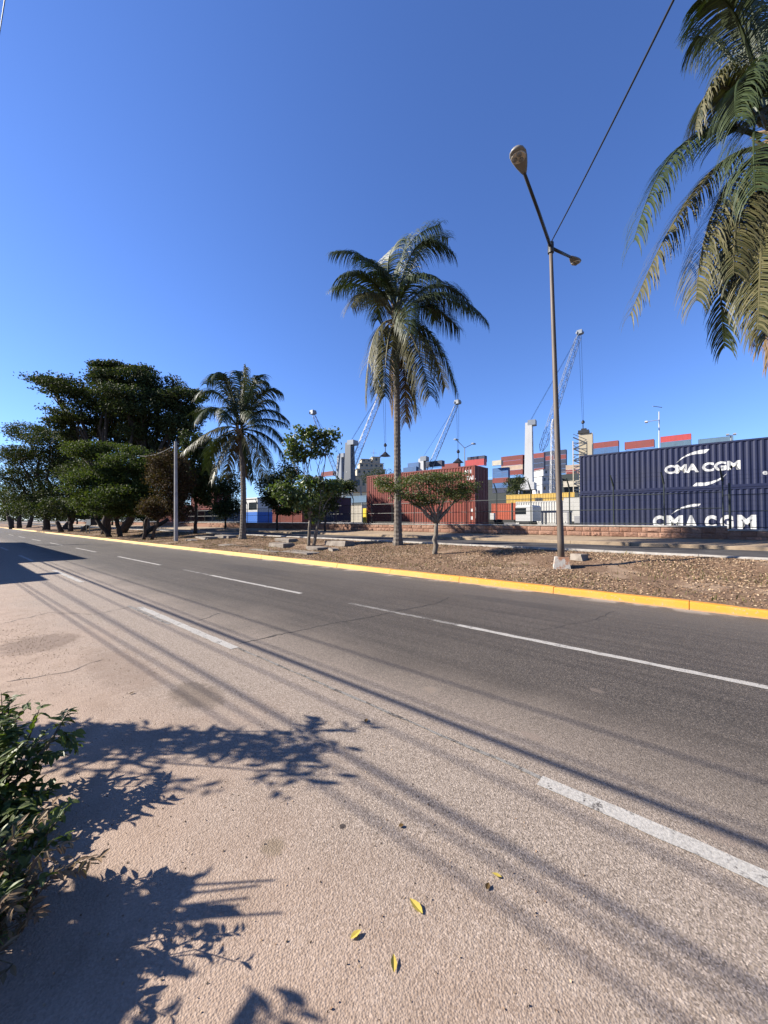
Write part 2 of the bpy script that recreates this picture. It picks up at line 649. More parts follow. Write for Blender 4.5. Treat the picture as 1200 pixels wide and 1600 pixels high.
# ------------------------------------------------------------------ foliage helpers
def leaf_cloud(P, size, elong=1.9, flat=0.0, droop=0.0, rng=RNG, kite=True):
    """small folded leaf blades centred at P (n,3); returns verts, faces"""
    n = len(P)
    d = rng.normal(size=(n, 3))
    d[:, 2] = d[:, 2] * (1 - flat) - droop
    d /= np.linalg.norm(d, axis=1)[:, None]
    a = rng.normal(size=(n, 3))
    if flat: a[:, 2] *= (1 - flat)
    b = np.cross(d, a)
    b /= np.linalg.norm(b, axis=1)[:, None] + 1e-9
    nn = np.cross(d, b)
    s = (size * rng.uniform(.6, 1.3, n))[:, None]
    L, W = s * .5, s * .5 / elong
    v0 = P - d * L
    v2 = P + d * L
    mid = P - d * L * .1 + nn * W * .25
    v1 = mid + b * W
    v3 = mid - b * W
    V = np.stack([v0, v1, v2, v3], 1).reshape(-1, 3)
    i = np.arange(n)[:, None] * 4
    F = np.concatenate([i + [[0, 1, 2]], i + [[0, 2, 3]]], 0)
    return V, F


def lobe_points(c, r, n, rng=RNG, shell=.55, clumps=24, spread=.28):
    """points gathered into twigs spread through an ellipsoid"""
    cc = rng.normal(size=(clumps, 3))
    cc /= np.linalg.norm(cc, axis=1)[:, None]
    cc *= (shell + (1 - shell) * rng.uniform(0, 1, clumps) ** .6)[:, None]
    k = rng.integers(0, clumps, n)
    off = np.clip(rng.normal(size=(n, 3)), -1.7, 1.7) * spread
    off[:, 2] *= .9
    p = cc[k] + off
    return np.asarray(c) + p * np.asarray(r)


def limb(m, a, b, ra, rb, rr, n=6, wob=.08, sides=6):
    a, b = Vector(a), Vector(b)
    L = (b - a).length
    pts = []
    for i in range(n + 1):
        t = i / n
        p = a.lerp(b, t)
        w = wob * L * math.sin(math.pi * t)
        p += Vector((rr.uniform(-w, w), rr.uniform(-w, w), w * .5 * (1 if b.z > a.z else 0)))
        pts.append(p)
    m.tube(pts, [ra + (rb - ra) * i / n for i in range(n + 1)], sides)


def tree(name, label, cat_x, D, lobes, leafm, barkm, leaf, per_lobe, trunks=None, r0=.25, fork=.45, seed=1, group=None, droop=.1, flat=.2, dspread=1.0, elong=1.8):
    """lobes are given as photo columns/rows with radii and a depth offset in metres"""
    rr = random.Random(seed)
    rng = np.random.default_rng(seed)
    base = on_median(cat_x, D) if D < 14.3 else Vector((*at_side(cat_x, 840, D).xy, gz(D)))
    Z = depth_of(base)
    t = empty(name, base, 0, label, 'tree', group)
    k = Z / FPX
    C = []
    for lb in lobes:
        cx, cy, rx, ry = lb[:4]
        dz = lb[4] if len(lb) > 4 else rr.uniform(-.5, .5) * rx * k * dspread
        C.append((at_depth(cx, cy, Z + dz), rx * k, ry * k))
    # wood
    m = MB()
    top = max(c[0].z for c in C)
    trunks = trunks or [(0, 0)]
    forks = []
    low = min(c[0].z - c[2] for c in C)
    for (dx, lean) in trunks:
        b0 = base + RGT * dx * k - UP * .1
        fz = base.z + max(.5, (low - base.z)) * fork / .45 * .8 + .2
        f0 = Vector((b0.x, b0.y, 0)) + RGT * lean * k + UP * fz
        limb(m, b0, f0, r0, r0 * .72, rr, 6, .03, 8)
        forks.append(f0)
    for (c, rx, ry) in C:
        f0 = min(forks, key=lambda f: (f - c).length)
        limb(m, f0, c, r0 * .5, r0 * .12, rr, 6, .05)
        for _ in range(4):
            e = c + RGT * rr.uniform(-.8, .8) * rx + FWD * rr.uniform(-.8, .8) * rx + UP * rr.uniform(-.3, .8) * ry
            limb(m, f0.lerp(c, rr.uniform(.55, .95)), e, r0 * .16, r0 * .05, rr, 4, .08, 4)
    m.v = [tuple(Vector(p) - base) for p in m.v]
    m.build('trunk', barkm, t, True)
    Vs, Fs, off = [], [], 0
    for (c, rx, ry) in C:
        vol = rx * ry
        n = int(per_lobe * min(2.2, max(.5, vol / (.02 * Z * .02 * Z * 3))))
        P = lobe_points((0, 0, 0), (1, 1, 1), n, rng)
        W = np.outer(P[:, 0] * rx, RGT) + np.outer(P[:, 1] * rx * dspread, FWD) + np.outer(P[:, 2] * ry, UP) + np.array(c - base)
        V, F = leaf_cloud(W, leaf, elong, flat, droop, rng)
        Vs.append(V)
        Fs.append(F + off)
        off += len(V)
    link_mesh('crown', np_mesh('crown', np.concatenate(Vs), np.concatenate(Fs)), leafm, t)
    return t


# ------------------------------------------------------------------ coconut palms
M_frond = leaf_mat('palm_frond', [(.022, .036, .012), (.038, .056, .017), (.06, .078, .024)], .14, .5, .3)
M_frond_old = leaf_mat('palm_frond_old', [(.05, .052, .02), (.09, .086, .034), (.15, .132, .062), (.038, .046, .018)], .16, .5, .3)
M_frond_dry = leaf_mat('palm_frond_dry', [(.10, .065, .03), (.20, .135, .07), (.26, .18, .10)], .15, .7, .2)
M_coco = paint('coconut', (.17, .13, .04), .5, .4)


def frond_mesh(p0, p1, p2, leafL, nl, rr, droop, lw):
    V, F = [], []
    p0, p1, p2 = Vector(p0), Vector(p1), Vector(p2)
    B = lambda t: p0 * (1 - t) ** 2 + p1 * 2 * t * (1 - t) + p2 * t * t
    dB = lambda t: ((p1 - p0) * (1 - t) + (p2 - p1) * t).normalized()
    m = MB()
    pts = [B(i / 14) for i in range(15)]
    m.tube(pts, [.05 * (1 - i / 14) ** 1.2 + .006 for i in range(15)], 5)
    twist = rr.uniform(-.5, .5)
    for i in range(nl):
        t = .14 + .86 * (i + rr.uniform(-.3, .3)) / nl
        t = min(.995, t)
        p = B(t)
        T = dB(t)
        S = T.cross(UP)
        if S.length < .15: S = T.cross(RGT)
        S.normalize()
        N = S.cross(T).normalized()
        S = (S * math.cos(twist) + N * math.sin(twist)).normalized()
        N = S.cross(T).normalized()
        prof = min(1, .45 + t * 2.2) * (1 - max(0, t - .6) ** 1.6 * 2.2)
        for side in (-1, 1):
            if rr.random() < .05: continue
            L = leafL * prof * rr.uniform(.82, 1.1)
            d = (T * (.45 + .5 * t) + S * side * 1.0 + N * rr.uniform(-.05, .3)).normalized()
            w = lw * (.8 + .4 * rr.random())
            q = p.copy()
            W = d.cross(S * side * .2 + N).normalized()
            W = T * .85 + N * .3
            W = (W - d * W.dot(d)).normalized()
            b = len(m.v)
            seg = 4
            dr = droop * rr.uniform(.75, 1.3)
            for k in range(seg + 1):
                ww = w * (1 - (k / seg) ** 1.6) + .003
                m.v += [tuple(q - W * ww * .5), tuple(q + W * ww * .5)]
                d = (d + Vector((rr.uniform(-.06, .06), rr.uniform(-.06, .06), -dr * (.25 + .25 * k)))).normalized()
                W = (W - d * W.dot(d)).normalized()
                q = q + d * L / seg
            for k in range(seg):
                m.f.append((b + 2 * k, b + 2 * k + 1, b + 2 * k + 3, b + 2 * k + 2))
    return m


def palm(name, label, base, crown_px, fronds, leafL, r0, r1, seed, nl=84, droop=.8, bend=(0, 0), group='coconut palms on the median', coconuts=5, lw=.045):
    rr = random.Random(seed)
    base = Vector(base)
    Z = depth_of(base)
    k = Z / FPX
    c = at_depth(crown_px[0], crown_px[1], Z)
    t = empty(name, base, 0, label, 'palm tree', group)
    # trunk with leaf scars
    m = MB()
    n = int((c.z - base.z) / .09)
    pts, rad = [], []
    for i in range(n + 1):
        u = i / n
        p = base.lerp(c, u) + RGT * bend[0] * math.sin(math.pi * u) + FWD * bend[1] * math.sin(math.pi * u) - base
        if i == 0: p.z -= .1
        pts.append(p)
        rad.append((r0 + (r1 - r0) * min(1, u * 1.1)) * (1 + .45 * math.exp(-u * 28)) * (1 + (.045 if i % 2 else -.03) + rr.uniform(-.02, .02)))
    m.tube(pts, rad, 10)
    m.build('trunk', M_palmbark, t)
    m = MB()
    ctop = c - base
    for i in range(30):
        a = rr.uniform(0, 6.28)
        u = rr.uniform(-.9, .15)
        o = Vector((math.cos(a), math.sin(a), 0))
        q = ctop + o * r1 * .8 + UP * u
        m.tube([q, q + o * .12 + UP * .3, q + o * rr.uniform(.2, .5) + UP * rr.uniform(.2, .6)], [.06, .04, .015], 4)
    m.build('leaf_stubs', M_frond_dry, t)
    for (x0, y0, x1, y1, x2, y2, dz, kind) in fronds:
        P0 = at_depth(x0, y0, Z) - base
        P1 = at_depth(x1, y1, Z + dz * .6) - base
        P2 = at_depth(x2, y2, Z + dz) - base
        fm = frond_mesh(P0, P1, P2, leafL * rr.uniform(.88, 1.1), nl, rr, droop, lw)
        fm.build('frond', (M_frond, M_frond_old, M_frond_dry)[kind], t)
    for i in range(coconuts):
        a = 6.28 * i / max(1, coconuts) + rr.uniform(-.3, .3)
        q = ctop + Vector((math.cos(a), math.sin(a), 0)) * (r1 + .12) + UP * rr.uniform(-.75, -.4)
        mm = MB()
        mm.tube([q + UP * .15, q + UP * .11, q + UP * .03, q - UP * .06, q - UP * .12, q - UP * .15], [.02, .08, .11, .105, .07, .01], 8)
        mm.build('coconut', M_coco, t, True)
    return t


C = (620, 492)
cf = [
    (620, 480, 642, 330, 708, 395, -1.0, 0), (618, 480, 612, 370, 688, 350, .8, 0), (616, 482, 588, 380, 640, 372, 1.8, 0), (622, 480, 655, 350, 700, 372, 2.2, 0),
    (616, 486, 590, 380, 520, 394, .6, 0), (614, 488, 575, 408, 530, 432, -1.8, 0), (614, 490, 565, 425, 520, 452, 1.5, 0), (612, 492, 570, 430, 548, 480, -2.2, 1),
    (626, 488, 680, 412, 732, 470, .8, 0), (627, 490, 690, 420, 760, 500, -.6, 0), (627, 494, 672, 455, 718, 515, 1.4, 0), (626, 494, 660, 440, 745, 488, 2.6, 0),
    (626, 500, 685, 500, 714, 612, -.8, 0), (626, 502, 672, 512, 696, 605, 1.6, 1), (624, 504, 652, 520, 672, 618, -2.0, 1), (622, 504, 640, 540, 652, 648, .6, 1),
    (612, 500, 572, 505, 572, 628, -.6, 1), (614, 502, 585, 515, 588, 615, 1.4, 1), (616, 504, 600, 530, 602, 620, -1.8, 1), (620, 506, 634, 560, 634, 660, 1.5, 2),
    (620, 484, 600, 400, 560, 402, -2.6, 0), (622, 486, 640, 400, 690, 440, -2.8, 0), (618, 488, 630, 440, 640, 520, -3.2, 0), (619, 486, 590, 420, 590, 500, 3.0, 0), (622, 486, 660, 420, 680, 500, 3.2, 0),
    (616, 506, 612, 560, 614, 640, .4, 2)]
bC = on_median(622, 13.5)
palm('coconut_palm', 'tall coconut palm with straight trunk in the middle of the picture', bC, (619, 492), cf, 1.3, .175, .125, 5, 92, lw=.04)
L0 = (374, 668)
lf = [
    (374, 664, 340, 585, 306, 622, -.6, 0), (373, 664, 345, 570, 322, 600, 1.5, 0), (374, 662, 362, 590, 344, 582, -1.5, 0), (376, 662, 382, 600, 384, 574, .4, 1), (377, 662, 395, 580, 418, 598, 1.2, 0),
    (378, 663, 410, 590, 441, 615, -.8, 0), (378, 664, 415, 620, 451, 658, .6, 0), (378, 668, 410, 645, 447, 662, 2.0, 0), (378, 672, 425, 668, 446, 720, -.6, 0), (378, 674, 410, 680, 425, 730, 1.8, 0),
    (372, 668, 340, 622, 300, 648, .5, 0), (371, 670, 340, 655, 286, 706, -.8, 1), (372, 672, 345, 670, 318, 712, 1.5, 0), (373, 674, 348, 690, 330, 752, -1.0, 1), (374, 676, 360, 700, 352, 745, 1.2, 1),
    (377, 676, 392, 700, 396, 750, -.8, 0), (375, 676, 380, 710, 383, 745, 1.0, 2), (378, 664, 420, 600, 436, 640, 1.8, 0), (379, 672, 420, 650, 444, 690, -1.6, 0), (372, 666, 330, 610, 304, 660, -1.8, 0), (373, 664, 350, 560, 330, 590, -2.0, 0), (376, 662, 378, 590, 372, 580, 1.4, 0), (372, 674, 335, 680, 322, 735, .8, 0), (378, 676, 404, 690, 412, 745, -1.6, 1), (377, 662, 400, 570, 408, 590, -1.4, 0), (374, 664, 358, 615, 350, 660, -2.6, 0), (377, 664, 390, 620, 400, 665, -2.6, 0), (376, 664, 372, 600, 396, 620, 2.6, 0)]
palm('coconut_palm', 'middling coconut palm left of the small almond tree', on_median(379, 12.7), (374, 670), lf, 1.08, .19, .13, 6, 64, bend=(.15, 0), lw=.05)
rf = [
    (1188, 214, 1050, 150, 990, 378, -.4, 0), (1186, 232, 1085, 235, 984, 494, .3, 1), (1192, 236, 1095, 300, 1088, 470, -.8, 1), (1194, 240, 1110, 330, 1132, 545, .9, 0), (1200, 236, 1165, 330, 1196, 530, -1.2, 1),
    (1204, 238, 1215, 330, 1205, 560, .4, 2), (1190, 196, 1105, 70, 1086, 205, -.6, 1), (1192, 192, 1125, 30, 1084, 62, .8, 0), (1196, 188, 1150, -50, 1090, 0, -.6, 0), (1200, 186, 1180, -60, 1130, -20, 1.2, 0),
    (1198, 190, 1140, 60, 1150, 190, -1.6, 0), (1204, 186, 1230, -60, 1290, -30, .3, 0), (1212, 196, 1330, 60, 1420, 140, -.4, 0), (1212, 206, 1340, 140, 1430, 290, .6, 0),
    (1212, 222, 1310, 240, 1380, 440, -.4, 1), (1208, 232, 1260, 300, 1290, 520, .6, 1), (1200, 232, 1160, 300, 1166, 490, -1.4, 1), (1204, 234, 1190, 320, 1184, 515, -1.8, 1), (1206, 236, 1202, 330, 1203, 530, -1.0, 2), (1196, 230, 1146, 280, 1146, 430, -1.2, 1), (1206, 190, 1250, 40, 1270, 120, -1.8, 0), (1200, 200, 1170, 120, 1180, 300, -2.2, 0), (1206, 196, 1180, 0, 1200, 40, 2.2, 0)]
pR = on_median(1262, 12.3)
palm('coconut_palm', 'coconut palm with big drooping fronds at the right edge, trunk out of view', pR, (1222, 205), rf, 1.0, .18, .13, 7, 112, droop=.8, lw=.03)
gf = [(218, 655, 200, 620, 178, 650, 0, 0), (218, 655, 225, 610, 250, 640, 0, 0), (218, 655, 210, 610, 195, 615, .5, 0), (219, 655, 240, 640, 262, 675, .4, 0), (217, 656, 195, 660, 180, 700, -.5, 0),
      (220, 657, 235, 670, 240, 705, -.4, 1), (218, 657, 212, 680, 205, 715, .3, 1), (218, 655, 230, 625, 235, 620, -1, 0)]
palm('coconut_palm', 'young coconut palm half hidden among the dark trees at left', on_median(232, 13.8), (219, 658), gf, .9, .17, .12, 8, 40, coconuts=0)
# ------------------------------------------------------------------ trees on the median
M_dark = leaf_mat('leaf_dark', [(.022, .034, .012), (.038, .054, .017), (.058, .074, .022), (.10, .105, .032)], .22, .7, .15)
M_mid = leaf_mat('leaf_mid', [(.035, .055, .014), (.06, .085, .020), (.085, .11, .028), (.12, .13, .035)], .3, .7, .15)
M_light = leaf_mat('leaf_light', [(.05, .075, .018), (.085, .11, .026), (.13, .14, .036)], .35, .7, .15)
M_brown = leaf_mat('leaf_brown', [(.05, .035, .02), (.085, .045, .028), (.06, .055, .02), (.11, .06, .035)], .25, .75, .12)
M_almond = leaf_mat('leaf_almond', [(.05, .085, .02), (.085, .12, .028), (.13, .16, .04)], .32, .45, .4)
M_acacia = leaf_mat('leaf_acacia', [(.05, .075, .018), (.085, .115, .028), (.12, .14, .038), (.09, .075, .028)], .35, .55)

tree('shade_tree', 'tallest broad dark tree at left with layered crown', 165, 11.0,
     [(112, 606, 44, 10, 0), (85, 600, 22, 7, 1), (165, 594, 22, 16, -1), (205, 592, 36, 14, 0), (178, 575, 20, 8, 0), (250, 606, 32, 16, 1), (284, 626, 26, 14, -1), (150, 628, 42, 14, 1), (222, 634, 46, 20, -1),
      (180, 652, 42, 18, 2), (275, 662, 30, 22, 0), (112, 646, 28, 10, -1), (240, 676, 38, 22, 1), (195, 616, 36, 10, -2), (158, 572, 14, 6, 0), (225, 582, 20, 8, 1), (150, 668, 34, 12, 2), (206, 694, 34, 14, 3), (118, 684, 24, 12, 1), (96, 662, 20, 8, 0), (250, 722, 36, 26, 3), (200, 752, 50, 22, 4), (140, 735, 34, 22, 4), (74, 596, 14, 5, 0), (300, 618, 18, 8, 0), (305, 650, 14, 10, 0)],
     M_dark, M_bark, .24, 3300, [(0, 4), (24, 30)], .45, seed=21)
tree('shade_tree', 'bushy dark tree left of the tallest tree, overhanging the far road', 72, 10.4,
     [(45, 676, 26, 14), (80, 690, 32, 20), (30, 712, 26, 14), (60, 728, 42, 24), (95, 742, 36, 30), (20, 742, 22, 12), (42, 768, 34, 18), (92, 776, 36, 18), (110, 716, 26, 26), (60, 796, 40, 12), (110, 796, 34, 12), (100, 690, 24, 18)],
     M_dark, M_bark, .26, 3400, [(0, 0), (28, 14)], .5, seed=22)
tree('shade_tree', 'sunlit yellowish tree low at the far left edge of the trees', 30, 10.0,
     [(12, 778, 24, 14), (44, 784, 20, 13), (66, 790, 22, 14), (0, 768, 20, 12)],
     M_light, M_bark, .3, 2600, [(0, 0), (-12, -6), (14, 6)], .4, seed=23)
tree('shade_tree', 'feathery olive green tree in front of the tallest tree', 188, 10.4,
     [(138, 704, 28, 12), (170, 708, 28, 14), (128, 748, 28, 10), (160, 744, 34, 20), (202, 722, 32, 20), (220, 746, 28, 26), (182, 778, 38, 16), (140, 782, 24, 10), (205, 790, 26, 10), (158, 760, 40, 18), (180, 800, 40, 9), (225, 778, 24, 20)],
     M_mid, M_bark, .18, 3900, [(0, -6), (-16, -22), (30, 44)], .22, seed=24)
tree('shade_tree', 'reddish brown leaved tree beside the concrete pole', 237, 10.5,
     [(262, 726, 24, 18), (268, 756, 26, 22), (256, 786, 26, 16), (284, 742, 18, 26), (240, 800, 18, 10), (284, 790, 16, 20)],
     M_brown, M_bark, .15, 4200, [(0, 10), (-12, 2)], .13, seed=25)
tree('shade_tree', 'dark spreading tree behind the middling palm, left side', 305, 16.5 - 2.6,
     [(305, 722, 22, 26), (318, 700, 16, 14), (296, 755, 20, 22), (318, 765, 18, 20), (300, 690, 16, 14), (322, 742, 14, 20)],
     M_dark, M_bark, .26, 2200, None, .16, seed=26)
tree('shade_tree', 'thin tree with a few dark trunks right of the far bench', 110, 10.8,
     [(100, 790, 26, 14), (128, 796, 22, 12), (150, 806, 20, 8)],
     M_dark, M_bark, .3, 2200, [(0, 0), (-14, -8), (18, 14)], .3, seed=36)
tree('street_tree', 'dark round tree beyond the side street behind the palm trunk', 352, 20.6,
     [(352, 752, 20, 16), (345, 778, 18, 20), (362, 770, 18, 22), (350, 800, 18, 14), (365, 796, 12, 14)],
     M_dark, M_bark, .2, 2600, None, .13, seed=27)
tree('street_tree', 'dark leafy tree beyond the side street left of the almond tree', 433, 20.6,
     [(425, 758, 22, 18), (448, 745, 22, 18), (446, 775, 24, 18), (424, 783, 12, 12), (462, 778, 18, 16), (450, 796, 20, 8)],
     M_dark, M_bark, .2, 2600, None, .13, seed=28)
tree('street_tree', 'dark shrubby tree beyond the side street right of the almond tree', 508, 20.6,
     [(505, 770, 20, 16), (522, 765, 20, 14), (512, 790, 16, 14), (540, 760, 14, 10)],
     M_dark, M_bark, .18, 2200, None, .1, seed=29)
tree('almond_tree', 'small two tiered tree with glossy leaves on thin bare stems', 482, 12.0,
     [(468, 688, 22, 18), (458, 708, 12, 14), (488, 680, 12, 12), (512, 684, 18, 14), (502, 700, 16, 14), (478, 712, 14, 10),
      (440, 766, 20, 12), (468, 756, 26, 12), (500, 762, 26, 14), (478, 784, 24, 16), (525, 760, 16, 12), (490, 805, 14, 12), (455, 780, 18, 10)],
     M_almond, M_palebark, .2, 560, [(0, 2), (7, 9)], .085, fork=.55, seed=30, dspread=.8, droop=.3)
tree('acacia_tree', 'low umbrella shaped tree with pale forked trunk in front of red containers', 679, 12.1,
     [(615, 762, 26, 8), (598, 752, 18, 7), (650, 756, 34, 11), (700, 756, 34, 11), (734, 762, 18, 8), (640, 774, 26, 8), (690, 776, 34, 11), (720, 772, 24, 9), (668, 744, 24, 6), (708, 744, 22, 6), (662, 786, 20, 6)],
     M_acacia, M_palebark, .085, 1900, [(0, 3)], .10, fork=.30, seed=31, dspread=1.0, flat=.5, elong=2.6)

for (x, D, lb, sd, lab) in ((20, 11, [(-10, 800, 26, 12), (22, 796, 26, 12), (50, 802, 22, 10)], 51, 'farthest low tree on the median at the left edge'),
                       (75, 20.8, [(50, 796, 22, 14), (80, 800, 24, 13), (105, 803, 20, 10)], 52, 'far dark tree beyond the side street behind the leftmost trunks'),
                       (120, 20.8, [(112, 790, 22, 16), (140, 796, 22, 14)], 53, 'dark tree beyond the side street under the bushy tree'),
                       (175, 20.8, [(165, 786, 24, 18), (195, 794, 24, 15), (180, 806, 20, 8)], 54, 'dark tree beyond the side street behind the olive green tree'),
                       (225, 20.8, [(215, 780, 22, 20), (245, 786, 22, 18), (232, 805, 16, 8)], 55, 'dark tree beyond the side street behind the reddish tree')):
    tree('street_tree', lab, x, D, lb, M_dark, M_bark, .32, 1500, None, .2, seed=sd)
for (x, D, lb, sd, lab) in ((806, 110, [(800, 757, 12, 10), (812, 752, 9, 9), (806, 768, 14, 8)], 56, 'round dark tree inside the port left of the big crane tower'),
                            (612, 120, [(590, 738, 12, 8), (606, 744, 14, 9), (622, 742, 10, 8), (575, 748, 12, 8)], 57, 'dark tree inside the port left of the tall palm trunk')):
    tree('yard_tree', lab, x, D, lb, M_dark, M_bark, .5, 900, None, .3, seed=sd)

# far wood closing the end of the road
rng = np.random.default_rng(9)
Vs, Fs, off = [], [], 0
for i in range(34):
    cx_, cy_ = -30 + i * 5.0 + rng.uniform(-3, 3), 380 + rng.uniform(-30, 30)
    r_ = rng.uniform(5, 8)
    Pw = lobe_points((cx_, cy_, rng.uniform(5, 7)), (r_, r_, rng.uniform(5, 7.5)), 500, rng)
    Pw = Pw[Pw[:, 2] > .1]
    V, F = leaf_cloud(Pw, 1.3, 1.6, .1, .1, rng)
    Vs.append(V); Fs.append(F + off); off += len(V)
tag(link_mesh('distant_trees', np_mesh('distant_trees', np.concatenate(Vs), np.concatenate(Fs)), M_dark), 'far belt of dark trees closing the end of the road', 'trees', None, 'stuff')

# litter on the median: fallen leaves, chips and tufts nobody could count
M_litter = leaf_mat('litter', [(.13, .076, .045), (.25, .158, .10), (.36, .245, .16), (.48, .365, .25), (.19, .12, .068)], .1, .8, .15)
n = 110000
yy = -9 + 75 * RNG.uniform(0, 1, n) ** 1.7
xx = RNG.uniform(9.35, 14.2, n)
keep = np.array([noise.noise(Vector((x * .55, y * .45, 2))) + noise.noise(Vector((x * 1.7, y * 1.7, 5))) * .5 for x, y in zip(xx, yy)]) < RNG.uniform(-.15, .5, n)
xx, yy = xx[keep], yy[keep]
P = np.array([(x, y, med_z(x, y) + .012) for x, y in zip(xx, yy)])
V, F = leaf_cloud(P, .05, 1.9, .8, 0)
tag(link_mesh('leaf_litter', np_mesh('leaf_litter', V, F), M_litter), 'dry brown leaf litter covering the median', 'leaf litter', None, 'stuff')
M_drygrass = leaf_mat('dry_grass', [(.16, .13, .05), (.10, .11, .03), (.26, .2, .09)], .3, .7, .2)
n = 9000
yy = -9 + 55 * RNG.uniform(0, 1, n) ** 1.6
xx = RNG.uniform(9.4, 14.2, n)
keep = np.array([noise.noise(Vector((x * .8, y * .5, 9))) > .05 for x, y in zip(xx, yy)])
xx, yy = xx[keep], yy[keep]
n = len(xx)
B0 = np.array([(x, y, med_z(x, y)) for x, y in zip(xx, yy)])
tip = B0 + np.stack([RNG.normal(0, .05, n), RNG.normal(0, .05, n), RNG.uniform(.04, .14, n)], 1)
w = np.stack([RNG.normal(0, .006, n), RNG.normal(0, .006, n), np.zeros(n)], 1)
V = np.stack([B0 - w, B0 + w, tip], 1).reshape(-1, 3)
F = np.arange(3 * n).reshape(-1, 3)
tag(link_mesh('dry_grass', np_mesh('dry_grass', V, F), M_drygrass), 'sparse dry grass tufts on the median', 'grass', None, 'stuff')

# ------------------------------------------------------------------ wall and fence of the port
WX = 22.0
wall = empty('boundary_wall', (WX, 0, .8), 0, 'low pink stone wall with pale coping along the port', 'wall')
rr = random.Random(5)
blocks = []
for q in range(8):
    L, H = (.46, .235)
    nx, nz = 6, 4
    V = []
    for j in range(nz + 1):
        for i in range(nx + 1):
            e = 0 if (i in (0, nx) or j in (0, nz)) else 1
            V.append((-.012 - e * (.02 + .035 * rr.random() ** 2), .006 + (L - .012) * i / nx, .006 + (H - .012) * j / nz))
    b = len(V)
    F = [(j * 7 + i, (j + 1) * 7 + i, (j + 1) * 7 + i + 1, j * 7 + i + 1) for j in range(nz) for i in range(nx)]
    V += [(.05, .006, .006), (.05, L - .006, .006), (.05, L - .006, H - .006), (.05, .006, H - .006)]
    F += [(0, nx, b + 1, b), (nx, nz * 7 + nx, b + 2, b + 1), (nz * 7 + nx, nz * 7, b + 3, b + 2), (nz * 7, 0, b, b + 3)]
    me = bpy.data.meshes.new('stone_block')
    me.from_pydata(V, [], F)
    me.update()
    blocks.append(me)
WSTEP = -.35                      # the wall steps down here


def wall_top(y):
    return 1.40 - .004 * max(0, y) * 0 if y > WSTEP else 1.26


wb = MB()
wb.box(.02, .28, WSTEP, 130, -.15, .545).box(.02, .28, -20, WSTEP - .004, -.15, .405)
wb.build('core', M_stone, wall)
for (y0, y1, zt, joint) in ((WSTEP, 130, .545, 2.06), (-20, WSTEP - .004, .405, 2.06)):
    y = y0
    while y < y1:
        o = MB().bevbox(-.05, .32, y + .002, min(y + 2.06, y1) - .002, zt + .001, zt + .07, .012).build('coping', M_whitecon, wall)
        y += 2.06
for row in range(2):
    y = -8.0 + row * .21
    while y < 48:
        o = link_mesh('stone_block', blocks[rr.randrange(8)], M_stone, wall)
        low = y < WSTEP - .3
        o.location = (0, y, .04 + row * .245 - (.12 if low else 0))
        ls = rr.choice((.8, 1.0, 1.0, 1.3, 1.6))
        o.scale = (rr.uniform(.3, 1.3), ls, rr.uniform(.99, 1.03))
        y += .46 * ls
wf = MB().box(-.16, .02, -20, 130, -.2, .035)
wf.build('footing', M_walk, wall)

fence = empty('port_fence', (WX + .14, 0, 1.46), 0, 'dark green steel fence with angled barbed wire arms on the pink wall', 'fence')
posts_y = [WSTEP + .12 + 2.06 * i for i in range(-6, 40)]
mp_ = MB()
mp_.tube([(0, 0, -.1), (0, 0, 1.92)], .028, 6)
post_me = mp_.build('post', M_fence, fence)
ma_ = MB()
ma_.tube([(0, 0, 0), (-.12, .04, .28), (-.24, .08, .54)], [.045, .04, .03], 5)
arm_o = ma_.build('arm', M_fence, post_me)
arm_o.location = (0, 0, 1.9)
mm_ = MB()
for i in range(42):
    y = i * 2.06 / 42
    mm_.tube([(0, y, .03), (0, y, 1.38)], .0028, 3, False)
for z in np.arange(.05, 1.4, .22):
    mm_.tube([(0, 0, z), (0, 2.06, z)], .0032, 3, False)
pan0 = mm_.build('mesh_panel', M_fence, fence)
pan0['kind'] = 'stuff'
rl0 = MB().tube([(0, .03, 0), (0, 2.03, 0)], .019, 5).build('rail', M_fence, fence)
w0 = MB().tube([(0, 0, 0), (0, 2.06, 0)], .004, 3, False).build('barbed_wire', M_fence, fence)
for i, y in enumerate(posts_y):
    zz = -.14 if y < WSTEP else 0
    if i == 0:
        p, a, pn, = post_me, arm_o, pan0
    else:
        p = post_me.copy(); COL.objects.link(p)
        a = arm_o.copy(); COL.objects.link(a); a.parent = p
        pn = pan0.copy(); COL.objects.link(pn)
    p.location = (0, y, zz)
    pn.location = (.03, y, zz)
    for z in (1.42, .72, .04):  # middle rail is added, standing in for a shadow line on the containers
        r = rl0 if (i == 0 and z == 1.42) else rl0.copy()
        if r is not rl0: COL.objects.link(r)
        r.location = (.005, y, z + zz)
    for k in range(3):
        wv = w0 if (i == 0 and k == 0) else w0.copy()
        if wv is not w0: COL.objects.link(wv)
        wv.location = (-.07 - .08 * k, y + .03 * k, 2.08 + .17 * k + zz)
pe = MB().tube([(0, 0, -.1), (0, 0, 1.92)], .045, 6).build('post', M_fence, fence)
pe.location = (0, WSTEP - .1, -.14)

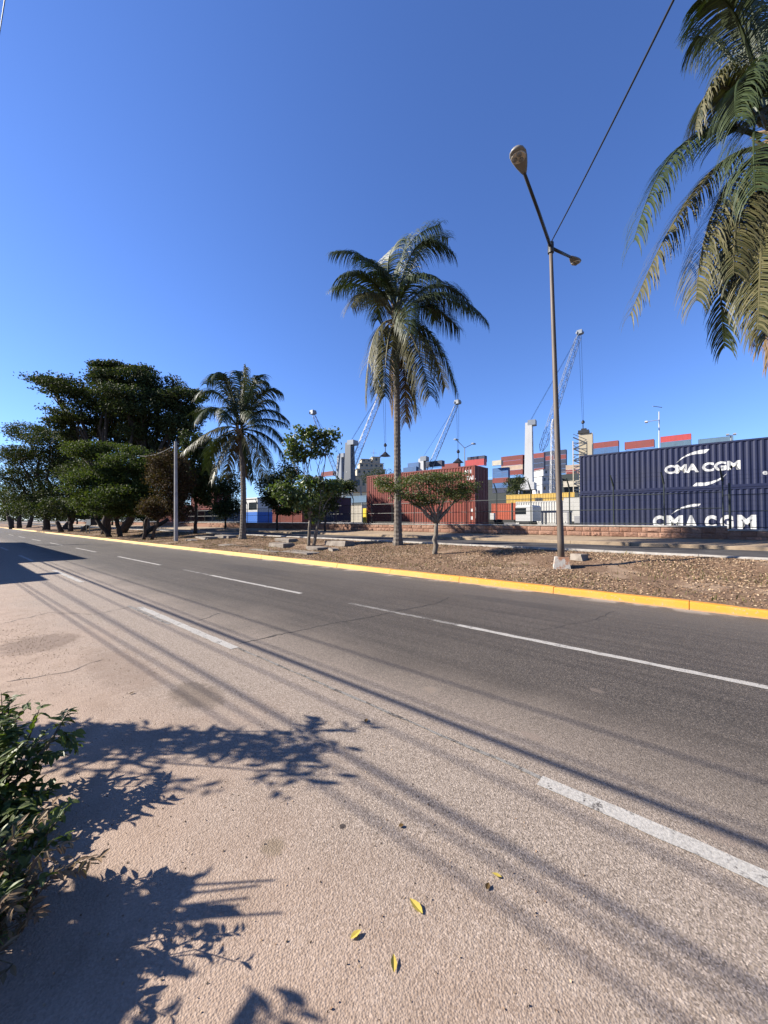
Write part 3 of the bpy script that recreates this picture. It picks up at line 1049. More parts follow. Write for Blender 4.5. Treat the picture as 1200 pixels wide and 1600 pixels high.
# ------------------------------------------------------------------ street lamp on the median
pb = on_median(877, 11.5)
Zl = depth_of(pb)
pole_top = at_side(860.5, 386, 11.5)
lamp = empty('street_lamp', pb, 0, 'rusty street lamp post with two arms on a painted concrete block', 'street lamp')
loc = lambda p: Vector(p) - pb
m = MB()
n = 12
m.tube([loc(pb).lerp(loc(pole_top), i / n) + UP * .0 for i in range(n + 1)], [.092 - .042 * i / n for i in range(n + 1)], 12)
m.build('pole', M_steel, lamp, True)
m = MB()
m.tube([loc(pole_top) - UP * .18, loc(pole_top) + UP * .12], .085, 10)
m.build('collar', M_darksteel, lamp)
arm_end = at_side(819, 270, 8.75)
arm2_end = at_side(892, 402, 12.75)
MB().tube([loc(pole_top), loc(pole_top).lerp(loc(arm_end), .5) + UP * .03, loc(arm_end)], [.045, .042, .038], 8).build('arm', M_darksteel, lamp, True)
MB().tube([loc(pole_top) - UP * .02, loc(arm2_end)], [.045, .038], 8).build('arm', M_darksteel, lamp, True)


def lamp_head(p0, direction, L, W, tilt):
    """flat teardrop luminaire; lenses look down"""
    d = Vector((direction[0], direction[1], 0)).normalized()
    side = Vector((-d.y, d.x, 0))
    up = UP
    prof = [(0, .22), (.12, .42), (.35, .72), (.6, .95), (.78, 1.0), (.9, .85), (.97, .55), (1.0, .15)]
    m = MB()
    ns = 12
    for (u, w) in prof:
        for k in range(ns):
            a = 2 * math.pi * k / ns
            yy = math.cos(a) * w * W / 2
            zz = math.sin(a) * (.085 if math.sin(a) > 0 else .035) * (w ** .6)
            m.v.append(tuple(p0 + d * (u * L - .05) + side * yy + up * (zz + tilt * u * L)))
    for i in range(len(prof) - 1):
        for k in range(ns):
            k2 = (k + 1) % ns
            m.f.append((i * ns + k, (i + 1) * ns + k, (i + 1) * ns + k2, i * ns + k2))
    m.f.append(tuple(range(ns)))
    m.f.append(tuple((len(prof) - 1) * ns + k for k in reversed(range(ns))))
    h = m.build('lamp_head', M_lamphead, lamp, True)
    cc = p0 + d * (.70 * L - .05) + up * (-.034 + tilt * .7 * L)
    dd = (d + up * tilt).normalized()
    nn = side.cross(dd).normalized()
    if nn.z > 0: nn = -nn
    pl = MB()
    R0 = W * .43
    pl.v = [tuple(cc + nn * .012 + (dd * math.cos(a) * .9 + side * math.sin(a)) * R0) for a in np.linspace(0, 6.283, 21)[:-1]] + [tuple(cc - nn * .01 + (dd * math.cos(a) * .9 + side * math.sin(a)) * R0) for a in np.linspace(0, 6.283, 21)[:-1]]
    pl.f = [tuple(range(20))] + [(i, (i + 1) % 20, 20 + (i + 1) % 20, 20 + i) for i in range(20)]
    pl.build('lens_plate', M_lens, h)
    for k in range(3):
        a = 2.1 * k + .5
        q = cc + nn * .02 + (dd * math.cos(a) + side * math.sin(a)) * R0 * .5
        MB().tube([q - nn * .004, q + nn * .012, q + nn * .024], [R0 * .34, R0 * .34, R0 * .2], 12).build('lens', M_lamphead, h)


lamp_head(loc(arm_end), (arm_end - pole_top).xy, .72, .36, .08)
lamp_head(loc(arm2_end), (arm2_end - pole_top).xy, .55, .30, .02)
# the painted block it stands on
t = NT('chipped_block_paint')
p = t.pos()
col = t.mix(t.maprange(t.noise(p, 2.6, 5, .7), .5, .58), (.30, .28, .25), (.24, .125, .075))
t.bsdf(col, .8, .2, 0, t.bump(t.noise(p, 25, 4), .5, .02))
m = MB()
m.box(-.24, .24, -.24, .24, -.15, .31, .07)
o = m.build('base_block', t.m, lamp)
o.rotation_euler = (0, 0, .35)
slabm = M_concrete


def slab(name, x, D, L, W, H, rz, label, tilt=0, dz=0):
    b = on_median(x, D)
    m = MB().bevbox(-L / 2, L / 2, -W / 2, W / 2, -.12, H * .72, .03)
    for i, v in enumerate(m.v):
        m.v[i] = (v[0] + random.uniform(-.05, .05), v[1] + random.uniform(-.05, .05), v[2] + (random.uniform(-.03, .02) if v[2] > 0 else 0))
    o = m.build(name, slabm, None)
    o.location = b + UP * dz
    o.rotation_euler = (tilt, 0, rz)
    return tag(o, label, 'concrete block', 'concrete pieces lying on the median')


slab('concrete_block', 905, 12.7, .42, .3, .26, 1.2, 'grey concrete block right behind the lamp post base')
slab('concrete_slab', 322, 12.3, 2.6, .7, .15, 1.45, 'longest low slab left of the middling palm')
slab('concrete_slab', 352, 12.9, 1.9, .6, .2, 1.6, 'grey slab close to the foot of the middling palm')
slab('concrete_slab', 300, 11.2, 1.6, .5, .10, 1.4, 'thin slab on the dirt beside the concrete pole')
slab('concrete_block', 440, 11.6, 1.4, .7, .24, 1.5, 'pale concrete block left of the almond tree trunk')
slab('concrete_slab', 448, 12.9, 1.3, .6, .2, 1.6, 'slab behind the pale block near the almond tree')
slab('concrete_slab', 497, 11.6, .9, .7, .14, 1.5, 'flat pale slab just right of the almond tree')
slab('concrete_block', 521, 11.5, .75, .28, .15, 1.0, 'small fallen grey kerb piece right of the almond tree', .1)
slab('concrete_slab', 530, 12.7, 1.6, .55, .3, 1.5, 'dark shaded bench-high slab behind the fallen kerb piece')
slab('concrete_slab', 420, 10.4, 2.4, .7, .03, 1.55, 'flat cement patch beside the yellow kerb in front of the almond tree')
slab('concrete_slab', 372, 10.9, 2.8, .8, .03, 1.6, 'flat cement patch in front of the middling palm')
slab('concrete_slab', 470, 10.6, 2.2, .8, .03, 1.5, 'flat cement patch nearest the almond tree roots')
# dark litter bin / bench under the trees
bb = on_median(143, 11.0)
bench = empty('bench', bb, 0, 'small dark bench under the dark trees at left', 'bench')
MB().box(-.3, .3, -.9, .9, .85, 1.5).build('backrest', M_darksteel, bench)
MB().box(-.35, -.28, -.7, -.6, -.1, .86).build('leg', M_darksteel, bench)
MB().box(-.35, -.28, .6, .7, -.1, .86).build('leg', M_darksteel, bench)

# ------------------------------------------------------------------ poles and wires
M_conpole = make_ground('pole_concrete', (.50, .48, .45), (.38, .36, .34), 2.0)
b = on_median(275, 10.6)
tp = at_depth(274.5, 690, depth_of(b))
cp = empty('utility_pole', b, 0, 'short pale concrete pole on the median between the tree mass and the palm', 'utility pole')
m = MB()
m.tube([(0, 0, -.1), tp - b], [.14, .10], 8)
m.build('shaft', M_conpole, cp)
MB().box(-.16, .16, -.16, .16, (tp - b).z - .3, (tp - b).z - .24).build('band', M_darksteel, cp)


def catenary(a, b, sag, n=24):
    a, b = Vector(a), Vector(b)
    return [a.lerp(b, i / n) - UP * sag * 4 * (i / n) * (1 - i / n) for i in range(n + 1)]


def wire(name, label, a, b, r, sag, cat='cable', group=None, n=24):
    return tag(MB().tube(catenary(a, b, sag, n), r, 5).build(name, M_wire, None, True), label, cat, group)


wire('cable', 'black cable from the concrete pole towards the middling palm', tp - UP * .2, at_side(345, 700, 13), .03, .1)
wire('cable', 'pair of loose wires running left from the concrete pole into the trees', tp - UP * .2, at_side(215, 712, 10.6), .018, .3)
UX = -3.6


def line_pole(y, label):
    t = empty('utility_pole', (UX, y, 0), 0, label, 'utility pole')
    MB().tube([(0, 0, -.2), (0, 0, 11.6)], [.17, .11], 10).build('shaft', M_conpole, t)
    MB().box(-1.1, 1.1, -.06, .06, 9.2, 9.32).build('crossarm', M_conpole, t)


line_pole(45.5, 'concrete line pole far down on the near side, out of view')
line_pole(-5.6, 'concrete line pole just behind the camera, out of view')
line_pole(-52, 'concrete line pole farther behind the camera, out of view')
tanel = math.tan(SUN_EL)
WIRE_LABELS = ('first', 'second', 'thickest', 'fourth', 'fifth', 'sixth', 'seventh', 'nearest')
for wl, (ds0, ds1, h, r) in zip(WIRE_LABELS, ((3.39, 3.39, 5.4, .014), (2.88, 2.86, 5.2, .011), (2.68, 2.70, 4.5, .030), (2.32, 2.32, 5.0, .011), (1.94, 1.90, 4.8, .010), (1.83, 1.85, 4.6, .010), (1.35, 1.62, 4.5, .011), (1.27, 1.47, 4.4, .011))):
    off = SH.x * h / tanel
    sl = (ds0 - ds1) / 8.0                # drift of the shadow along the road
    y0, y1 = -5.6, 45.5
    a = (ds1 - off + sl * (y0 - 6), y0, h + .15)
    bq = (ds0 - off + sl * (y1 - 14) * .4, y1, h + .15)
    wire('overhead_wire', wl + ' overhead wire counted by its shadow from the kerb side towards the camera', a, bq, r, .15, 'cable', 'overhead line wires above the near roadside')
P0 = pole_top + UP * .12
P1 = at_depth(1040, 0, 5.2)
Q = P0 + (P1 - P0) * 2.3
wire('service_cable', 'black cable rising from the street lamp to the top of the picture', P0, Q, .016, .22, n=40)
A, Bq = at_depth(9, -10, 14), at_depth(-2, 60, 17)
wire('cable', 'bit of black cable in the top left corner', A + (A - Bq) * 3, Bq + (Bq - A) * 2, .02, 0)
# ------------------------------------------------------------------ shipping containers
PITCHC = .278


def corr(x, depth=.036):
    u = (x % PITCHC) / PITCHC
    if u < .25: return 0.0
    if u < .5: return depth * (u - .25) / .25
    if u < .75: return depth
    return depth * (1 - (u - .75) / .25)


def corr_breaks(x0, x1):
    xs = [x0]
    k = math.ceil(x0 / (PITCHC / 4))
    while k * PITCHC / 4 < x1 - 1e-4:
        if k * PITCHC / 4 > x0 + 1e-4: xs.append(k * PITCHC / 4)
        k += 1
    xs.append(x1)
    return xs


CM = {}


def container_parts(L, H, W=2.44):
    """meshes of a box of length L along +x, its seen side at y = 0"""
    key = (L, H)
    if key in CM: return CM[key]
    g = {}
    e = .10

    def me(name, mb):
        x = bpy.data.meshes.new(name)
        x.from_pydata(mb.v, [], mb.f)
        x.update()
        return x
    xs = corr_breaks(e, L - e)
    m = MB()
    V = []
    for x in xs:
        d = .012 + corr(x)
        V += [(x, d, .15), (x, d, H - .10)]
    m.add(V, [(2 * i, 2 * i + 2, 2 * i + 3, 2 * i + 1) for i in range(len(xs) - 1)])
    g['side'] = me('side_panel', m)
    m = MB()
    m.add([(x, W - y, z) for x, y, z in V], [(2 * i, 2 * i + 1, 2 * i + 3, 2 * i + 2) for i in range(len(xs) - 1)])
    g['back'] = me('side_panel', m)
    m = MB()
    V = []
    for x in xs:
        V += [(x, .06, H - .03 - corr(x, .02)), (x, W - .06, H - .03 - corr(x, .02))]
    m.add(V, [(2 * i, 2 * i + 2, 2 * i + 3, 2 * i + 1) for i in range(len(xs) - 1)])
    g['roof'] = me('roof_panel', m)
    ys = corr_breaks(e, W - e)
    m = MB()
    V = []
    for y in ys:
        V += [(.02 + corr(y), y, .15), (.02 + corr(y), y, H - .1)]
    m.add(V, [(2 * i, 2 * i + 1, 2 * i + 3, 2 * i + 2) for i in range(len(ys) - 1)])
    g['end'] = me('end_panel', m)
    g['posts'] = [me('corner_post', MB().box(x0, x0 + .115, y0, y0 + .115, .11, H - .11)) for x0 in (.003, L - .118) for y0 in (.003, W - .118)]
    g['rails'] = [me('rail', MB().box(.12, L - .12, y0, y0 + .075, z0, z0 + h)) for y0 in (.001, W - .076) for z0, h in ((.005, .15), (H - .105, .095))] + \
                 [me('rail', MB().box(x0, x0 + .075, .12, W - .12, z0, z0 + h)) for x0 in (.004, L - .079) for z0, h in ((.005, .15), (H - .105, .095))]
    g['cast'] = [me('corner_casting', MB().box(x0, x0 + .178, y0, y0 + .162, z0, z0 + .118)) for x0 in (0, L - .178) for y0 in (-.004, W - .158) for z0 in (0, H - .118)]
    g['door'] = [me('door', MB().box(L - .06, L - .02, y0, y0 + W / 2 - .15, .16, H - .11)) for y0 in (.13, W / 2 + .01)]
    g['rod'] = [me('lock_rod', MB().tube([(L + .005, y0, .12), (L + .005, y0, H - .1)], .017, 5)) for y0 in (.42, .95, 1.48, 2.02)]
    CM[key] = g
    return g


M_castd = paint('casting_dark', (.05, .045, .045), .6, .2, .3)


def container(label, mat, D, s_left, z, L, H, full=True, group=None, name='shipping_container', rz=-math.pi / 2):
    t = empty(name, (D, s_left, z), rz, label, 'container', group)
    g = container_parts(L, H)
    link_mesh('side_panel', g['side'], mat, t)
    link_mesh('roof_panel', g['roof'], mat, t)
    link_mesh('end_panel', g['end'], mat, t)
    if full:
        link_mesh('side_panel', g['back'], mat, t)
    for k, pm in enumerate(g['posts']):
        link_mesh('corner_post', pm, mat, t)
    for pm in g['rails']:
        link_mesh('rail', pm, mat, t)
    for pm in g['cast']:
        link_mesh('corner_casting', pm, mat if full else mat, t)
    for k, pm in enumerate(g['door']):
        d = link_mesh('door', pm, mat, t)
        if full:
            for r in g['rod'][2 * k:2 * k + 2]: link_mesh('lock_rod', r, mat, d)
    return t


def conform(bm, L, depth0=.012):
    """cut a flat x-z mesh at the corrugation folds and lay it on the ribs"""
    xs = [v.co.x for v in bm.verts]
    for x in corr_breaks(min(xs), max(xs))[1:-1]:
        bmesh.ops.bisect_plane(bm, geom=bm.verts[:] + bm.edges[:] + bm.faces[:], dist=1e-5, plane_co=(x, 0, 0), plane_no=(1, 0, 0))
    for v in bm.verts:
        v.co.y = depth0 + corr(v.co.x) - .004


def text_bm(s, x, z, w, h, bold=.02, shear=0):
    cu = bpy.data.curves.new('tmp', 'FONT')
    cu.body = s
    cu.size = 1
    cu.offset = bold
    cu.resolution_u = 3
    o = bpy.data.objects.new('tmp', cu)
    COL.objects.link(o)
    me = bpy.data.meshes.new_from_object(o.evaluated_get(bpy.context.evaluated_depsgraph_get()))
    bpy.data.objects.remove(o)
    bm = bmesh.new()
    bm.from_mesh(me)
    bpy.data.meshes.remove(me)
    x0, x1 = min(v.co.x for v in bm.verts), max(v.co.x for v in bm.verts)
    y0, y1 = min(v.co.y for v in bm.verts), max(v.co.y for v in bm.verts)
    for v in bm.verts:
        u, q = (v.co.x - x0) / (x1 - x0), (v.co.y - y0) / (y1 - y0)
        v.co = Vector((x + u * w + shear * q * h, 0, z + q * h))
    return bm


def put_bm(bm, name, mat, parent, L=12.19, flat=False):
    if flat:
        for v in bm.verts: v.co.y = -.006
    else:
        conform(bm, L)
    bmesh.ops.recalc_face_normals(bm, faces=bm.faces[:])
    me = bpy.data.meshes.new(name)
    bm.to_mesh(me)
    bm.free()
    return link_mesh(name, me, mat, parent)


def swoosh_bm(pts_outer, pts_inner):
    bm = bmesh.new()
    vo = [bm.verts.new((x, 0, z)) for x, z in pts_outer]
    vi = [bm.verts.new((x, 0, z)) for x, z in pts_inner]
    for i in range(len(vo) - 1):
        try: bm.faces.new((vo[i], vo[i + 1], vi[i + 1], vi[i]))
        except ValueError: pass
    return bm


M_cma = paint('container_navy', (.011, .0165, .054), .6, .45, .06, .5, .25)
M_red = paint('container_oxide_red', (.165, .030, .020), .6, .5, .1, .5, .25)
M_red2 = paint('container_brick_red', (.20, .043, .026), .6, .5, .08, .5, .25)
DC = 28.5
YC = .87
s_left = at_side(906, 772, DC).y
cma_top = container('upper navy container with white CMA CGM logo and swooshes', M_cma, DC, s_left, YC + 2.594, 12.19, 2.59)
cma_low = container('lower navy container with wide spaced CMA CGM letters behind the fence', M_cma, DC, s_left + .03, YC, 12.19, 2.59)


def cx(px, py, z0):
    """photo pixel -> local x, z on the front of the navy containers"""
    p = at_side(px, py, DC)
    return s_left - p.y, p.z - z0


def logo(parent, z0, a, b, ca, text, y0px, y1px):
    x0, zb0 = cx(a, y0px[0], z0)
    x1, zb1 = cx(b, y0px[1], z0)
    _, zt0 = cx(a, y1px[0], z0)
    put_bm(text_bm(text, x0, zb0, x1 - x0, zt0 - zb0, ca), 'logo_lettering', M_lettering, parent)


z0 = YC + 2.594
logo(cma_top, z0, 1038.5, 1101, .035, 'CMA', (741, 736), (727.5, 723))
xa, zb = cx(1038.5, 741, z0)
_, zt = cx(1038.5, 727.5, z0)
xb, _ = cx(1096, 735, z0)
x2, _ = cx(1157, 735, z0)
for o in [c for c in cma_top.children if c.name.startswith('logo_lettering')]:
    bpy.data.objects.remove(o)
xm0, _ = cx(1092, 738, z0)
xm1, _ = cx(1097, 738, z0)
put_bm(text_bm('CMA', xa, zb, xm0 - xa, zt - zb, .045), 'logo_lettering', M_lettering, cma_top)
put_bm(text_bm('CGM', xm1, zb, x2 - xm1, zt - zb, .045), 'logo_lettering', M_lettering, cma_top)


def swoosh(parent, z0, outer, inner):
    put_bm(swoosh_bm([cx(x, y, z0) for x, y in outer], [cx(x, y, z0) for x, y in inner]), 'swoosh', M_lettering, parent)


swoosh(cma_top, z0, [(1057, 723), (1064, 716), (1072, 711), (1082, 706.5), (1092, 703.5), (1102, 702), (1109, 701.5)], [(1057.5, 723), (1066, 716.5), (1074, 712.5), (1083, 710), (1092, 709), (1100, 708.5), (1103, 707)])
swoosh(cma_top, z0, [(1136, 739), (1130, 746), (1122, 751.5), (1112, 756), (1102, 759), (1092, 760), (1082, 759.5)], [(1135.5, 739.5), (1129, 745), (1120, 749.5), (1110, 752.5), (1100, 754), (1092, 754), (1088, 754)])
for ch, xx0, xx1 in (('e', 1191.5, 1199.5),):
    e0, ez0 = cx(xx0, 742, z0)
    e1, ez1 = cx(xx1, 735.5, z0)
    put_bm(text_bm(ch, e0, ez0, e1 - e0, ez1 - ez0, .05), 'logo_lettering', M_lettering, cma_top)
z1 = YC
for chs, xx0, xx1 in (('C', 1021, 1039), ('M', 1042.5, 1068), ('A', 1071, 1091), ('C', 1102, 1121), ('G', 1126, 1147), ('M', 1153, 1183)):
    e0, _ = cx(xx0, 815, z1)
    e1, _ = cx(xx1, 815, z1)
    _, ezb = cx(1021, 825, z1)
    _, ezt = cx(1021, 805.5, z1)
    put_bm(text_bm(chs, e0, ezb, e1 - e0, ezt - ezb, .06), 'logo_lettering', M_lettering, cma_low)
swoosh(cma_low, z1, [(1050, 803), (1057, 797.5), (1066, 792.5), (1075, 789.5), (1085, 787.3), (1096, 787)], [(1050.5, 803), (1059, 798), (1068, 794.5), (1076, 792.5), (1085, 791.5), (1093, 790.5)])

# red pair, end wall towards the right in shade
DR = 28.7
sr = at_side(573, 782, DR).y
redtop = container('upper oxide red container behind the umbrella tree, white marks near its right end', M_red, DR, sr, .70 + 2.594, 12.19, 2.9)
redlow = container('lower orange red container standing behind the low wall', M_red2, DR, sr - .02, .70, 12.19, 2.59)
for (s, px, py, w, h) in (('H', 726.2, 741, .30, .34), ('I', 734, 739.5, .12, .3), ('T', 728, 750, .28, .32), ('A', 732.5, 750, .32, .32), ('L', 738, 749, .28, .32)):
    p = at_side(px, py, DR)
    put_bm(text_bm(s, sr - p.y, p.z - (.70 + 2.594), w, h, .04), 'marking', M_lettering, redtop)
for (px, py) in ((735.5, 800), (740.5, 798), (740.5, 804), (740.5, 810), (735.5, 812)):
    p = at_side(px, py, DR)
    put_bm(text_bm('I', sr - .02 - p.y, p.z - .70, .16, .28, .05), 'marking', M_lettering, redlow)

M_yel = paint('container_yellow', (.50, .32, .06), .55, .4, .08, .5)
M_wht = paint('container_white', (.50, .49, .45), .55, .35, .05, .5)
M_crm = paint('container_cream', (.50, .45, .35), .55, .35, .05, .5)
M_org = paint('container_orange_red', (.38, .07, .025), .55, .35, .05, .5)
M_blu = paint('container_blue', (.045, .13, .30), .55, .4, .05, .3, var=.2)
M_teal = paint('container_steel_blue', (.09, .17, .25), .55, .4, .05, .3, var=.2)
M_drd = paint('container_dark_red', (.22, .035, .028), .55, .4, .05, .3, var=.25)
M_nvy = paint('container_dark_navy', (.025, .035, .075), .55, .4, .05, .3, var=.25)
M_bei = paint('container_beige', (.50, .37, .27), .55, .4, .05, .3, var=.2)
M_brd = paint('container_bright_red', (.42, .04, .04), .55, .35, .05, .3)
M_gry = paint('container_grey', (.28, .28, .29), .55, .35, .05, .3)


def far_box(label, mat, xl, yt, yb, xr, group, L=None, H=2.59, snapL=True):
    """container whose front left edge is seen at column xl from row yt to yb, running to column xr"""
    Z = H * FPX / (yb - yt)
    p = at_depth(xl, yb, Z)
    q = at_side(xr, yb, p.x)
    l = p.y - q.y
    if snapL and (abs(l - 6.06) < .9 or abs(l - 12.19) < 1.4 or l > 12.19): l = 6.06 if l < 8.2 else 12.19
    l = round(l, 1) if l not in (6.06, 12.19) else l
    return container(label, mat, p.x, p.y, p.z, l, H, False, group)


gN = 'containers just behind the fence'
far_box('yellow container with black m behind the lamp post', M_yel, 791, 773.5, 794.5, 897, gN)
yb = [o for o in bpy.data.objects if o.get('label', '').startswith('yellow container with black m')][0]
p = at_side(836, 783, yb.location.x)
p2 = at_side(848, 777, yb.location.x)
put_bm(text_bm('m', yb.location.y - p.y, p.z - yb.location.z, p.y - p2.y, p2.z - p.z, .09), 'logo_lettering', M_darksteel, yb)
# its hidden neighbour below carries it
container('container under the yellow one, hidden by the white box', M_gry, yb.location.x, yb.location.y, yb.location.z - 2.6, 12.19, 2.59, False, gN)
far_box('white corrugated container below the yellow one', M_wht, 806, 784, 819, 880, gN, snapL=True)
# white smooth reefer on a trailer
rfD = 37.5
rp = at_side(880.5, 777.5, rfD)
rq = at_side(918, 777, rfD)
reef = empty('reefer_trailer', (rfD, rp.y, 1.0), -math.pi / 2, 'smooth white reefer box on wheels beside the navy containers', 'trailer')
Lr = rp.y - rq.y + 3.2
zt = rp.z - 1.0
MB().bevbox(0, Lr, 0, 2.44, .55, zt, .04).build('body', M_wht, reef)
MB().box(.9, 1.9, -.05, .0, .35, 1.05).build('cooling_unit', M_gry, reef)
for xx in (1.1, 2.3):
    for y in (.15, 2.1):
        MB().tube([(xx, y - .12, .42), (xx, y + .12, .42)], .46, 14).build('wheel', M_rubber, reef)
MB().box(.3, Lr - .2, .6, 1.8, .42, .54).build('chassis', M_darksteel, reef)
far_box('orange red container low beside the truck', M_org, 768, 787, 813, 806, gN, snapL=True)

# white yard truck in front of it
tp_ = at_side(822, 812, 36.0)
tk = empty('yard_truck', (36.0, tp_.y + 1.0, .87), -math.pi / 2, 'white yard truck with dark windows beside the dark red end wall', 'truck')
MB().bevbox(0, 1.6, 0, 2.3, .7, 2.2, .12).build('cab', M_craneW, tk)
MB().box(-.03, 1.0, -.01, .02, 1.35, 1.95).build('window', M_glass, tk)
MB().box(-.025, .02, .2, 2.1, 1.35, 1.95).build('windscreen', M_glass, tk)
MB().box(-4.2, .2, .5, 1.8, .6, .85).build('chassis', M_darksteel, tk)
MB().tube([(-.45, .3, .8), (-.45, .3, 2.5)], .09, 6).build('exhaust', M_darksteel, tk)
MB().box(-2.6, -2.2, -.02, .4, .85, 1.5).build('tank', M_craneW, tk)
MB().box(-3.4, -3.0, .1, .4, .85, 1.75).build('post', M_craneW, tk)
for xx in (.8, -2.6, -3.8):
    for y in (.15, 2.1):
        MB().tube([(xx, y - .14, .42), (xx, y + .14, .42)], .48, 14).build('wheel', M_rubber, tk)
# metal frame table by the pole
fp = at_side(845, 800, 33)
fr = empty('steel_rack', (33, fp.y, .87), -math.pi / 2, 'grey open steel rack behind the foot of the lamp post', 'rack')
MB().box(0, 2.2, 0, 1, 1.42, 1.56).build('top', M_gry, fr)
for xx in (.05, 1.2, 2.05):
    for y in (.02, .9):
        MB().box(xx, xx + .1, y, y + .1, 0, 1.42).build('leg', M_gry, fr)

# boxes behind the red pair and the far stacks, as (label, material, left, top, bottom, right)
gF = 'stacked containers far across the port'
FB = [
    ('dark blue grey container peeking over the red pair', M_nvy, 730, 714.5, 724, 757),
    ('bright red container right above the red pair', M_brd, 727, 719.6, 729.5, 756),
    ('dull red container peeking over the red pair at its middle', M_drd, 690, 725.5, 733.5, 716),
    ('upper of the two dark containers over the palm side of the red pair', M_nvy, 664, 722, 731, 690),
    ('bright blue container left of the small white crane tower', M_blu, 637, 724, 733, 655),
    ('pale blue container lower left of the small white crane tower', M_blu, 630, 731, 740, 650),
    ('cream box half behind the dark container', M_crm, 769, 720, 727.6, 783),
    ('top blue container of the short stack right of the red pair', M_blu, 769.5, 732, 739.5, 794),
    ('second blue container of the short stack right of the red pair', M_blu, 769.5, 739.6, 747.2, 794),
    ('red container of the short stack right of the red pair', M_drd, 769.5, 747.4, 755, 794),
    ('lowest blue container of the short stack right of the red pair', M_blu, 769.5, 755.2, 762.8, 794),
    ('dark container at the foot of the short stack', M_nvy, 769.5, 763, 770.6, 794),
    ('top red container left of the big white crane tower', M_drd, 783, 714, 721.2, 813),
    ('second red container left of the big white crane tower', M_drd, 783, 721.4, 728.6, 813),
    ('beige container left of the big white crane tower', M_bei, 783, 728.8, 736, 813),
    ('lowest red container left of the big white crane tower', M_drd, 783, 736.2, 743.4, 813),
    ('dark red container right behind the big white crane tower, top of its stack', M_drd, 814, 711, 718.4, 847),
    ('first navy container under the dark red one behind the crane tower', M_nvy, 814, 718.6, 726, 847),
    ('second navy container under the dark red one behind the crane tower', M_nvy, 814, 726.2, 733.6, 847),
    ('navy container topping the stack left of the lamp post', M_nvy, 849, 706, 713, 880),
    ('red container second in the stack left of the lamp post', M_drd, 849, 713.2, 720.2, 880),
    ('navy container third in the stack left of the lamp post', M_nvy, 849, 720.4, 727.4, 880),
    ('navy container fourth in the stack left of the lamp post', M_nvy, 849, 727.6, 734.6, 880),
    ('dark container at the bottom of the stack left of the lamp post', M_nvy, 849, 734.8, 741.8, 880),
    ('red container over a blue one, leftmost above the navy pair', M_drd, 926, 692.5, 701.3, 966),
    ('blue container under the leftmost red one above the navy pair', M_blu, 926, 701.5, 710.3, 966),
    ('second red container above the navy pair', M_drd, 976, 691, 702.5, 1022),
    ('third and brightest red container above the navy pair', M_brd, 1032, 682.6, 691.6, 1080),
    ('grey blue container under the brightest red one', M_teal, 1032, 691.8, 700.8, 1080),
    ('steel blue container rightmost above the navy pair', M_teal, 1091, 686.5, 697.5, 1146),
    ('red container low in front of the ship, left of the short stack', M_drd, 640, 741, 748.6, 668),
    ('cream container beside the bright blue one over the red pair', M_crm, 612, 741, 748, 632),
    ('steel blue container beyond the cream ship bridge', M_teal, 604, 748, 755, 640),
    ('dark red container at the bottom behind the crane tower', M_drd, 814, 733.8, 741.2, 847),
    ('beige container peeking between the crane tower and the navy pair', M_bei, 884, 727, 734.5, 912),
    ('red container low between the crane tower and the navy pair', M_drd, 884, 734.7, 742.2, 912),
    ('white container low between the crane tower and the navy pair', M_crm, 880, 752, 761, 912),
    ('dull red container left of the crane with the dark tower', M_drd, 502, 738, 745, 520),
    ('dark container low left of the dark crane tower', M_nvy, 478, 746, 753, 502),
]
for (lab, mt, xl, yt, yb_, xr) in FB:
    far_box(lab, mt, xl, yt, yb_, xr, gF)

# boxes seen under the trees at left
gT = 'containers glimpsed between the trees'
far_box('red container above the painted panel beside the concrete pole', M_red, 298, 770, 797, 334, gT)
far_box('red container low at left behind the tree trunks', M_red2, 246, 792, 816, 292, gT)
far_box('red ribbed container behind the dark street tree', M_red2, 424, 790, 816, 472, gT)
far_box('dark container right of the almond tree', M_nvy, 488, 778, 816, 521, gT)
far_box('cream container between the almond tree and the red pair', M_crm, 521.5, 790, 816, 561, gT)
far_box('pale blue container above the cream one', M_teal, 538, 776, 786, 573, gT)
far_box('white and blue panelled container below the red one at left', M_teal, 298, 797.5, 822, 352, gT)
far_box('grey container behind the trunks at far left', M_gry, 130, 803, 817, 200, gT)
# small yellow machine cabinet
yp = at_side(567, 814, 30.5)
cab = empty('yellow_cabinet', (30.5, yp.y, .87), -math.pi / 2, 'narrow yellow cabinet left of the red pair', 'cabinet')
M_ybr = paint('bright_yellow', (.78, .58, .02), .5, .2)
MB().box(0, .5, 0, .6, .12, 2.1).build('body', M_ybr, cab)
MB().box(.06, .44, -.02, 0, .3, 1.9).build('door', M_ybr, cab)
MB().box(.05, .45, .05, .55, 0, .12).build('plinth', M_darksteel, cab)
# blue and white guard booth
bp = at_side(383, 815, 26.5)
bq = at_side(402, 815, 26.5)
Lb = bp.y - bq.y
bo = empty('guard_booth', (26.5, bp.y, .87), -math.pi / 2, 'blue and white booth behind the middling palm trunk', 'booth')
M_bblue = paint('booth_blue', (.02, .14, .55), .5, .25)
MB().box(0, Lb, 0, 2.2, 0, 1.86).build('lower_wall', M_bblue, bo)
MB().box(.01, Lb - .01, .01, 2.19, 1.86, 3.55).build('upper_wall', M_craneW, bo)
MB().box(-.1, Lb + .1, -.1, 2.3, 3.55, 3.7).build('roof', M_craneW, bo)
MB().box(Lb * .3, Lb * .95, -.015, .01, 2.15, 3.1).build('window', M_glass, bo)
# ------------------------------------------------------------------ harbour cranes, ship, yard lamps
def bar(m, a, b, r, n=4):
    m.tube([a, b], r, n, False)


